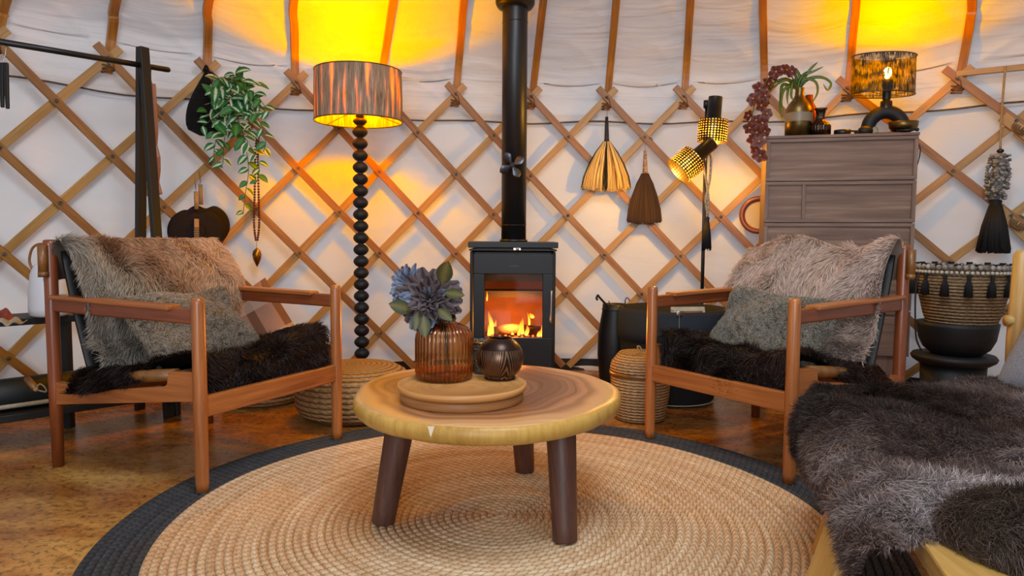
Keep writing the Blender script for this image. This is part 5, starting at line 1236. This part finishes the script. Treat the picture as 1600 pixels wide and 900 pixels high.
hand_fan(322, 356, 68, 84, 313, 288, 320, .075, 'dark heart-shaped palm hand fan hanging behind the other one', 0)
t_, c_, i_, n_, s_ = hand_fan(308, 366, 82, 92, 306, 299, 327, .100, 'dark heart-shaped palm hand fan in front, with a striped cane stem', 0)
mb = MB(); mb.beam(W(307, 342, .118), W(307, 378, .120), .022, .008, i_, .024, .008); part('stem_splint', mb, 'cane', t_)
mb = MB()
for k in range(5): z_ = 356+k*3.4; mb.beam(W(302.5, z_, .125), W(311.5, z_, .125), .003, .003, i_)
part('stripe_binding', mb, 'black_thread', t_)
# plaid cushion in a low basket
bk = F(398, 640); bk = bk+Vector((-.02, .16, 0)); 
lbk = thing('low_wicker_basket', 'low round wicker basket behind the left armchair holding the plaid cushion', 'basket', bk)
mb = MB(); mb.lathe([(.001, .002), (.16, .002), (.185, .03), (.20, .12), (.195, .125), (.18, .03), (.001, .012)], bk, 48); part('basket_wall', mb, 'pouf', lbk)
pa, pb = D(395, 445, bk.y+.06), D(455, 560, bk.y-.0); ax = Vector((.48, .05, -.86)).normalized()
cc2 = D(418, 515, bk.y-.01); ayy = Vector((-.52, -.02, .86)); axx = Vector((.86, .10, .50))
mb = pad(cc2+Vector((.0, 0, -.03)), axx, ayy, .14, .25, .085, seed=3, wob=.006, corner=.05, p=3.0)
solo('plaid_cushion', mb, 'plaid', cc2+Vector((0, 0, -.25)), 'pink and brown plaid cushion leaning behind the left armchair', 'cushion')
# woven pouf
pfc = Vector((-.72, 3.215, 0)); mb = MB(); rP, hP = .262, .235
mb.lathe([(.001, .004), (rP*.75, .004), (rP*.9, .02), (rP*.985, .06), (rP, .11), (rP*.98, .16), (rP*.9, .205), (rP*.75, .228), (rP*.5, .237), (.02, .239), (.001, .239)], pfc, 72)
solo('woven_pouf', mb, 'pouf', pfc, 'round braided water hyacinth pouf behind the coffee table', 'pouf')

# ================================================================= BROOMS
def broom(hx, hy0, hy1, fy, fw, lab, grip, seed, light, off=.10, strx=None):
    top = W(hx, hy0, off); neck_ = W(hx, hy1, off); bot = W(hx-2, fy, off); inn_ = (Vector((WX, WY, 0))-Vector((top.x, top.y, 0))).normalized(); tn = Vector((inn_.y, -inn_.x, 0)); tn = tn if tn.x > 0 else -tn; s = top.y/FPX
    t = thing('hanging_broom', lab, 'broom', bot, 'hand brooms hanging on the lattice wall'); mb = MB()
    mb.tube([top, top+(neck_-top)*.3, neck_-(neck_-top)*.1, neck_], [.009, .011, .014, .017], 14); mb.ball(top+Vector((0, 0, .006)), .010, 10, 6); part('broom_grip', mb, grip, t)
    mb = MB(); p = W(*strx, off-.02) if strx else top+Vector((0, 0, .1)); mb.tube([top+Vector((0, 0, .01)), p], .0012, 4); part('hang_cord', mb, 'cable', t)
    # bristles as blades in one mesh with a tint attribute
    rr = random.Random(seed); mb = MB(); H = neck_.z-bot.z; tint = []; hw = fw*s*.5
    def prof_w(t_): return .018+(hw-.018)*(1-(1-t_)**1.7)**.95
    N_ = 15
    mb.grid(lambda u, v: neck_+tn*((2*u-1)*prof_w(v)*.96)+inn_*(.010*math.cos((2*u-1)*PI/2)-.012)+Vector((0, 0, -H*v*(.97-.0*abs(2*u-1)))), 16, N_)
    tint += [('d' if not light else 'l')]*len(mb.v)
    for k in range(1100):
        u = rr.uniform(-1, 1); c0 = len(mb.v); dk = (not light) or (abs(u) > .93 and rr.random() < .8) or (abs(u+.05) < .10 and rr.random() < .62) or rr.random() < .05
        e = rr.uniform(.93, 1.02)*(1-.07*u*u); w0 = rr.uniform(.0014, .0028); q = rr.uniform(0, 1); pts = []
        for v_ in (0.0, .2, .45, .7, e): pts.append(neck_+tn*(u*prof_w(min(v_, 1))+rr.uniform(-.002, .002))+inn_*((.018*math.cos(u*PI/2)+.004)*q*(.5+.5*v_)+.002)+Vector((0, 0, -H*v_)))
        vs = []
        for i, pp in enumerate(pts): ww = w0*(1 if i < 4 else .4); vs += [pp-tn*ww, pp+tn*ww]
        mb.add(vs, [(2*i, 2*i+1, 2*i+3, 2*i+2) for i in range(4)]); fac_ = rr.uniform(.45, 1.5); tint += [('d' if dk else rr.choice(('l', 'm', 'l2')), fac_)]*10
    o = part('bristles', mb, 'bristle', t); cm = {'d': lin('#1a1210'), 'l': lin('#c7a25e'), 'm': lin('#94703a'), 'l2': lin('#dcbc80')}
    if not light: cm['d'] = lin('#3a281f')
    arr = np.ones((len(mb.v), 4), np.float32); arr[:, :3] = np.array([cm[x]*.45 if isinstance(x, str) else cm[x[0]]*x[1] for x in tint])
    at = o.data.color_attributes.new('tint', 'FLOAT_COLOR', 'POINT'); at.data.foreach_set('color', arr.ravel()); return t
broom(948, 186, 221, 299, 78, 'fan-shaped hand broom of pale bristles with a black streak', 'braid', 1, True, strx=(950, 160))
broom(1008, 239, 271, 350, 54, 'narrow dark-bristled hand broom with a patterned grip', 'patgrip', 2, False, strx=(1008, 221))
mb = MB(); p = W(1012, 217, .08); mb.tube(cat([p, p+Vector((.02, -.01, .004)), p+Vector((.024, -.012, -.012))], 4), .0025, 6); solo('cup_hook', mb, 'smoky', p, 'small dark hook screwed into the lattice above the dark broom', 'hook')

# ================================================================= TUB, BAGS, BASKET
tub = Vector((.815, 3.575, 0)); rT = .268; zT_ = D(1054, 480, tub.y).z+.0
tbt = thing('black_felt_log_basket', 'large round black felt basket behind the right armchair', 'basket', tub)
mb = MB(); mb.lathe([(.001, .004), (.19, .004), (.205, .02), (.235, .12), (.262, .26), (rT, .36), (rT, zT_), (rT-.008, zT_), (rT-.010, .30), (.2, .03), (.001, .02)], tub, 56); part('basket_wall', mb, 'felt', tbt)
mb = MB(); mb.lathe([(rT+.004, .32), (rT+.006, .36), (rT+.004, zT_-.004)], tub, 56); o = part('fold_band', mb, 'felt_blue', tbt, solid=.004)
mb = MB(); mb.tube([tub+Vector((.207*math.cos(a), .207*math.sin(a), .014)) for a in [2*PI*k/40 for k in range(40)]], .003, 5, closed=True); part('stitched_hem', mb, 'cream_cloth', tbt)
nb_ = D(1078, 482, tub.y-.14); ntb = thing('spiral_notebook', 'spiral notebook with a printed picture sticking out of the black felt basket', 'notebook', nb_+Vector((0, 0, -.16)))
dx = Vector((.99, .12, 0)).normalized()
zt_ = D(1078, 479, tub.y-.14).z
mb = MB(); mb.beam(nb_-dx*.085+Vector((0, 0, zt_-nb_.z-.10)), nb_+dx*.085+Vector((0, 0, zt_-nb_.z-.10)), .010, .20, (0, .35, 1)); part('page_block', mb, 'paper', ntb)
mb = MB(); mb.beam(nb_-dx*.045+Vector((0, -.0075, zt_-nb_.z-.080)), nb_+dx*.070+Vector((0, -.0075, zt_-nb_.z-.080)), .002, .12, (0, .35, 1)); part('cover_picture', mb, 'print', ntb)
mb = MB()
for k in range(10): c = nb_-dx*.086+Vector((0, 0, zt_-nb_.z-.02-k*.018)); mb.tube([c+Vector((.006*math.cos(a), .008*math.sin(a), 0)) for a in [2*PI*q/8 for q in range(8)]], .0013, 4, closed=True)
part('spiral_wire', mb, 'black_paint', ntb)
bt = D(1061, 490, tub.y-rT-.006); Q = Vector((0, -1, 0)).to_track_quat('Z', 'Y').to_matrix()
btn = part('button_tag', MB().lathe([(.001, .002), (.012, .002), (.0135, .004), (.014, .006), (.010, .0065), (.001, .007)], bt, 24, Q), 'steel', tbt)
mb = MB(); mb.tube([bt+Vector((0, -.006, -.01)), D(1061, 545, tub.y-rT-.01)], .001, 4); part('tag_string', mb, 'cream_cloth', btn)
# tall tool bag
tg0 = Vector((.560, 3.86, 0)); mb = MB(); mb.lathe([(.001, .004), (.06, .004), (.078, .05), (.09, .18), (.088, .30), (.068, .42), (.066, .46), (.060, .46), (.06, .40), (.001, .05)], tg0, 36)
tbg = thing('fire_tool_bag', 'slim black leather bag holding fire tools left of the felt basket', 'bag', tg0); part('bag_body', mb, 'leather_black', tbg)
mb = MB(); mb.tube(cat([D(966, 525, 3.80), D(958, 500, 3.80), D(966, 480, 3.80)], 5), .003, 6); mb.tube([tg0+Vector((.068*math.cos(a), .068*math.sin(a), .43)) for a in [2*PI*k/20 for k in range(20)]], .004, 5, closed=True); part('bag_strap', mb, 'leather_black', tbg)
pk0 = D(966, 505, 3.84); pkr = thing('fire_poker', 'black fire poker with a hooked end sticking out of the slim black bag', 'poker', tg0+Vector((0, 0, .10)))
mb = MB(); mb.tube(cat([tg0+Vector((.01, 0, .12)), pk0, D(937, 465, 3.80), D(934, 462, 3.80), D(932, 466, 3.80), D(934, 469, 3.80)], 5), .006, 8); part('poker_rod', mb, 'black_paint', pkr)
mb = MB(); mb.tube(cat([tg0+Vector((.03, .01, .15)), D(966, 500, 3.84), D(955, 480, 3.84), D(951, 470, 3.84)], 5), .0025, 6); part('thin_wire', mb, 'black_paint', pkr)
hk = thing('copper_hook_rod', 'thin copper-coloured hooked rod at the left rim of the felt basket', 'rod', D(978, 500, 3.66))
mb = MB(); mb.tube(cat([D(979, 510, 3.66), D(977, 480, 3.66), D(977, 469, 3.66), D(980, 465, 3.66), D(984, 470, 3.66)], 6), .003, 7); part('hooked_rod', mb, 'copper', hk)
# lidded basket
bl = Vector((.583, 3.185, 0)); rB = .135
lb_ = thing('lidded_seagrass_basket', 'small seagrass basket with a domed lid and looped knob beside the right armchair', 'basket', bl)
mb = MB(); mb.lathe([(.001, .003), (rB*.80, .003), (rB*.86, .02), (rB*.97, .12), (rB*1.0, .205), (rB*.97, .21), (.001, .2)], bl, 56); part('basket_body', mb, 'seagrass', lb_)
mb = MB(); mb.lathe([(rB*1.02, .205), (rB*1.02, .222)], bl, 56); part('leather_band', mb, 'leather', lb_, solid=.004)
zk = D(1000, 551, bl.y).z; mb = MB(); mb.lathe([(rB*1.0, .222), (rB*1.02, .235), (rB*.97, .262), (rB*.72, .305), (rB*.4, zk-.015), (rB*.12, zk-.004), (.001, zk-.003)], bl, 56); lid = part('domed_lid', mb, 'seagrass', lb_)
mb = MB(); c = bl+Vector((0, 0, zk-.004)); mb.tube(cat([c, c+Vector((-.012, 0, .02)), c+Vector((-.016, 0, .032)), c+Vector((-.004, 0, .030)), c+Vector((.004, 0, .012)), c], 5), .0035, 6); part('loop_knob', mb, 'jute_rope', lid)

# ================================================================= RIGHT: beaded lamp, tassel, rail
bY = 3.06; bx = D(1502, 450, bY).x
def BZ(py): return D(1500, py, bY).z
kb = bY/FPX
sto = thing('round_black_stool', 'low round black stool under the rattan basket lamp', 'stool', (bx-.01, bY, 0)); xs = D(1490, 550, bY).x
mb = MB(); zS = BZ(553); mb.lathe([(.001, zS-.04), (50*kb, zS-.04), (58*kb, zS-.025), (60*kb, zS-.012), (57*kb, zS), (.001, zS)], (xs, bY, 0), 48); part('stool_seat', mb, 'black_matte', sto)
mb = MB(); mb.lathe([(.001, .0), (42*kb, .0), (44*kb, zS*.4), (46*kb, zS-.04), (.001, zS-.04)], (xs, bY, 0), 40); part('stool_base', mb, 'black_matte', sto)
kl = thing('rattan_basket_lamp', 'woven basket on a round black bowl base with white beads and black tassels', 'lamp', (xs, bY, zS))
zc0 = zS; xb = D(1495, 520, bY).x; zA = BZ(503)
mb = MB(); mb.lathe([(.001, zS), (34*kb, zS), (46*kb, zS+10*kb), (53*kb, zS+25*kb), (56*kb, zA-6*kb), (56.5*kb, zA), (50*kb, zA), (.001, zA-.01)], (xb, bY, 0), 56); part('bowl_base', mb, 'black_matte', kl)
xc = D(1504, 450, bY).x; zU = BZ(420); mb = MB(); mb.lathe([(48*kb, zA-.004), (53*kb, zA+12*kb), (60*kb, (zA+zU)/2), (66*kb, zU), (63*kb, zU), (56*kb, (zA+zU)/2), (46*kb, zA+.01)], (xc, bY, 0), 72); kbk = part('basket_shade', mb, 'rattan', kl)
def ring_pt(a, r, z): return Vector((xc+r*math.cos(a), bY+r*math.sin(a), z))
n = 64; mb = MB(); mb2 = MB()
for k in range(n):
    a = 2*PI*k/n; mb.ball(ring_pt(a, 67.5*kb, zU-4*kb), 2.9*kb, 8, 6)
for k in range(48):
    a = 2*PI*k/48; mb2.ball(ring_pt(a, 68*kb, zU+3.5*kb), 4.2*kb, 8, 6)
part('white_beads', mb, 'wood_bead', kl); part('grey_beads', mb2, 'shell', kl)
mb = MB()
for k in range(16): a = 2*PI*k/16+.1; mb.box(ring_pt(a, 66*kb, zU+7*kb)-Vector((.012, .004, .004)), ring_pt(a, 66*kb, zU+7*kb)+Vector((.012, .004, .006)))
part('rim_loop', mb, 'black_thread', kl)
for k in range(14):
    a = 2*PI*k/14+.22; c = ring_pt(a, 69*kb, zU-6*kb); tsl = tassel_mb(c, 34*kb, .008, .017, 10, k); part('tassel', tsl, 'black_thread', kl)
mb = MB(); mb.tube(cat([D(1437, 425, 2.95), D(1431, 450, 2.95), D(1430, 500, 2.95), D(1432, 530, 2.95), D(1440, 548, 2.95)], 7), .0035, 7)
part('lamp_cord', mb, 'cable', kl)
# rail and hanging tassel
rp = [W(x, y, .075) for x, y in ((1494, 116), (1530, 112), (1570, 108), (1610, 104), (1660, 99))]
mb = MB(); mb.strip(rp, .030, .022, [Vector((WX, WY, p.z))-p for p in rp]); solo('hanging_rail', mb, 'slat_light', rp[0], 'thin wooden rail running right from the last lattice head', 'rail', bevel=.003)
ht = thing('shell_tassel', 'long black tassel with grey shell clusters hanging by a rope from the wooden rail', 'tassel', W(1553, 392, .13))
def HT(x, y): return W(x, y, .13)
mb = MB(); mb.tube(cat([W(1571, 104, .095), HT(1569, 125), HT(1565, 180), HT(1563, 232)], 8), .0055, 8); part('hanging_rope', mb, 'jute_rope', ht)
mb = MB(); mb.ball(HT(1563, 236), .0135, 14, 10, (1.2, 1.2, .85)); part('black_bead', mb, 'black_paint', ht)
hk_ = HT(1560, 275).y/FPX; rr = random.Random(9); mb = MB()
for k in range(170):
    t = (k+.5)/170; y = 242+70*t; cx = 1563-8*t; a = rr.uniform(0, 2*PI); r_ = (12+3*math.sin(t*PI))*hk_; c = HT(cx, y)+Vector((r_*math.cos(a), r_*math.sin(a), 0)); mb.ball(c, rr.uniform(2.4, 3.4)*hk_, 7, 5, (1, 1, .8))
mb.tube([HT(1563, 240), HT(1555, 312)], 8*hk_, 10); part('shell_cluster', mb, 'shell', ht)
mb = tassel_mb(HT(1556, 311), 82*hk_, 9*hk_, 21*hk_, 60, 4); part('tassel_skirt', mb, 'black_thread', ht)

# ================================================================= FOREGROUND BENCH
def E(Y, x=0.0): return .845+(Y-1.9)*.287+x
bn = thing('daybed_bench', 'low pine bench in the right foreground covered with dark sheepskin', 'bench', (1.0, 1.35, 0))
ZB = .398; ya, yb2 = .55, 1.93
mb = MB(); vs = []
for z in (ZB-.035, ZB):
    for (x, y) in ((E(ya), ya), (1.45, ya), (1.45, yb2), (E(yb2), yb2)): vs.append((x, y, z))
mb.add(vs, [(3, 2, 1, 0), (4, 5, 6, 7), (0, 1, 5, 4), (1, 2, 6, 5), (2, 3, 7, 6), (3, 0, 4, 7)], [[(0, 0), (.9, 0), (.9, 1.3), (0, 1.3)][::1]]*2+[[(0, 0), (1, 0), (1, .04), (0, .04)]]*4, False)
for k in range(2): mb.uv[k] = [(mb.v[i][1], mb.v[i][0]) for i in mb.f[k]]
part('seat_platform', mb, 'pine', bn, bevel=.004)
def splay(Y, name='leg', xo=0):
    top = Vector((E(Y)-.030+xo, Y, ZB-.035)); ft = Vector((E(Y)-.150+xo, Y-.01, .012)); mb = MB(); mb.beam(ft, top, .085, .04, (-.9, 0, .3)); part(name, mb, 'pine', bn, bevel=.005)
splay(1.25); splay(1.76, xo=.14)
for Y in (.8, 1.75):
    mb = MB(); mb.beam(Vector((1.50, Y, 0.001)), Vector((1.40, Y, ZB-.02)), .14, .038, (.9, 0, .3)); part('leg', mb, 'pine', bn, bevel=.005)
mb = MB(); p0 = D(1573, 535, 1.96); p1 = D(1588, 398, 2.0); p1x = p1+Vector((.02, 0, 0)); mb.tube([Vector((p0.x+.03, p0.y, ZB-.02)), p0+Vector((.028, 0, 0)), p1x, p1x+Vector((.0, 0, .012))], [.026, .026, .024, .016], 14); part('back_post', mb, 'slat_light', bn)
mb = MB(); mb.tube([D(1572, 501, 1.97), D(1598, 503, 1.97)], .016, 12); part('back_peg', mb, 'pine', bn)
# back frame + linen cushion
lc = Vector((1.415, 1.62, .60)); mb = pad(lc, Vector((-.10, 1, 0)), Vector((.42, .08, .9)), .30, .21, .06, seed=8, wob=.005)
solo('grey_linen_cushion', mb, 'grey_linen', Vector((1.30, 1.6, .43)), 'light grey linen cushion at the right edge on the foreground bench', 'cushion')
def pelt(u, v):
    Y = 1.99-1.065*v; ex = E(Y)-.045+.045*max(0, 1-v/.25); 
    wob = .02*math.sin(v*11+1)+.012*math.sin(v*23)
    if u < .62:
        s = u/.62; x = 1.36+(ex-1.36)*s; z = .428+.022*math.sin(s*6+v*5)*(.6)+.012*math.sin(v*14+s*9)
    else:
        s = (u-.62)/.38; dr = .072+.09*max(0, 1-v/.72)**.8+wob*.2+.06*max(0, (v-.80)/.2); x = ex-.055*math.sin(min(1, s*1.6)*PI/2)+.02*s; z = .428-.012-dr*(s**1.4)+.010*math.sin(v*14)*(1-s)
    if v < .1: z -= .10*((.1-v)/.1)**1.5
    fe = max(0, v-.9)/.1; z -= .02*fe*(1 if u < .7 else 0)
    if v > .72 and u < .42: z += .012
    # near edge runs back from the corner on the outer side
    Yc = Y+.05*max(0, v-.75)/.25*(1-abs(u-.62)/.62 if u < .62 else .2)
    return Vector((x, Yc, z))
mb = MB(); mb.grid(pelt, 50, 50); v = [Vector(mb.v[i]) for i in mb.f[20*50+25]]; nrm = (v[1]-v[0]).cross(v[2]-v[0])
if nrm.z < 0: mb.f = [f[::-1] for f in mb.f]; mb.uv = [q[::-1] for q in mb.uv]
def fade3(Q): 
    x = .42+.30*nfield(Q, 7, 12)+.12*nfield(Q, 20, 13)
    edge = np.clip((.40-Q[:, 2])*5, 0, .5); return mixc(['#2c2320', '#4c3e39', '#6f5e58', '#9c8e8a', '#cdc4c5'], x-edge*.3)  # lit top and grey sheen put into the fur colour, darker down the hem
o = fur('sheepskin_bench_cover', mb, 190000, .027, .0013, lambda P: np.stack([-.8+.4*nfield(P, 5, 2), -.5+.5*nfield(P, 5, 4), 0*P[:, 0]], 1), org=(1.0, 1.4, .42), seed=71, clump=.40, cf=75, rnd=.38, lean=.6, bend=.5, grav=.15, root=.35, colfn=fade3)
tag(o, 'large charcoal brown sheepskin draped over the foreground bench', 'sheepskin')
# nearest rolled lobe of a second pelt
lo = D(1560, 830, .98)
mb = MB()
def lobe(u, v):
    a = PI*u; x = .575+.40*v; yy = .962-.17*v; z0 = .405; e = (math.sin(PI*min(v*1.7, .5)))**.6
    y = yy-(.07+.05*min(1, v*3))*math.cos(a)*e; z = z0+.062*math.sin(a)*e+.004*math.sin(v*20)
    return Vector((x+.03*(1-e), y, z))
mb.grid(lobe, 22, 26); v = [Vector(mb.v[i]) for i in mb.f[11*26+13]]; nrm = (v[1]-v[0]).cross(v[2]-v[0])
if nrm.z < 0: mb.f = [f[::-1] for f in mb.f]; mb.uv = [q[::-1] for q in mb.uv]
o = fur('sheepskin_fold', mb, 60000, .026, .0012, (-.3, -1, 0), org=(.78, .98, .42), seed=81, clump=.45, cf=70, rnd=.35, lean=.7, bend=.6, grav=.2, root=.3, cols=('#2a211c', '#4c3d34', '#7a6452'), cfreq=14)
tag(o, 'thick brown sheepskin fold at the front corner of the foreground bench', 'sheepskin')

# ================================================================= LIGHT
w = bpy.data.worlds.new('world'); SC.world = w; w.use_nodes = True; bg = w.node_tree.nodes['Background']; bg.inputs[0].default_value = (.80, .88, 1.0, 1); bg.inputs[1].default_value = .72
def area(name, loc, tgt, size, sizey, power, col):
    l = bpy.data.lights.new(name, 'AREA'); l.shape = 'RECTANGLE'; l.size = size; l.size_y = sizey; l.energy = power; l.color = col
    o = bpy.data.objects.new(name, l); COL.objects.link(o); o.location = loc; o.rotation_euler = (Vector(tgt)-Vector(loc)).to_track_quat('-Z', 'Y').to_euler(); return o
def point(name, loc, power, col, r=.03):
    l = bpy.data.lights.new(name, 'POINT'); l.energy = power; l.color = col; l.shadow_soft_size = r
    o = bpy.data.objects.new(name, l); COL.objects.link(o); o.location = loc; return o
area('crown_skylight', (WX, WY, 3.0), (WX, WY+.5, 0), 1.1, 1.1, 56, (.92, .95, 1.0))
area('door_daylight', (-.4, -2.3, 1.4), (.2, 2.5, .9), 1.6, 1.8, 78, (.90, .95, 1.0))
AM = (1, .235, .02)
point('floor_lamp_light', LAMP1, 84, AM, .04); point('floor_lamp_negative_blue', LAMP1, -36, (0, .04, 1), .04)  # second light is added, negative energy takes blue out of the amber glow
point('table_lamp_light', LAMP2, 22, AM, .02); point('table_lamp_negative_blue', LAMP2, -8, (0, 0, 1), .02)  # added negative light beside the real lamp, only removes blue
for p in SPOTS: point('spot_light', p, 19, (1, .42, .09), .015); point('spot_negative_blue', p, -3, (0, 0, 1), .015)  # each spot also gets an added blue-subtracting light, no real source
point('fire_light', (sc_, SY+.045, wb+.075), 36, (1, .33, .05), .004)
SC.view_settings.view_transform = 'Standard'; SC.view_settings.exposure = 0
try:
    SC.cycles.use_denoising = True; SC.cycles.max_bounces = 8; SC.cycles.transparent_max_bounces = 16; SC.cycles.caustics_reflective = False; SC.cycles.caustics_refractive = False
    SC.cycles.sample_clamp_indirect = 6
except Exception: pass
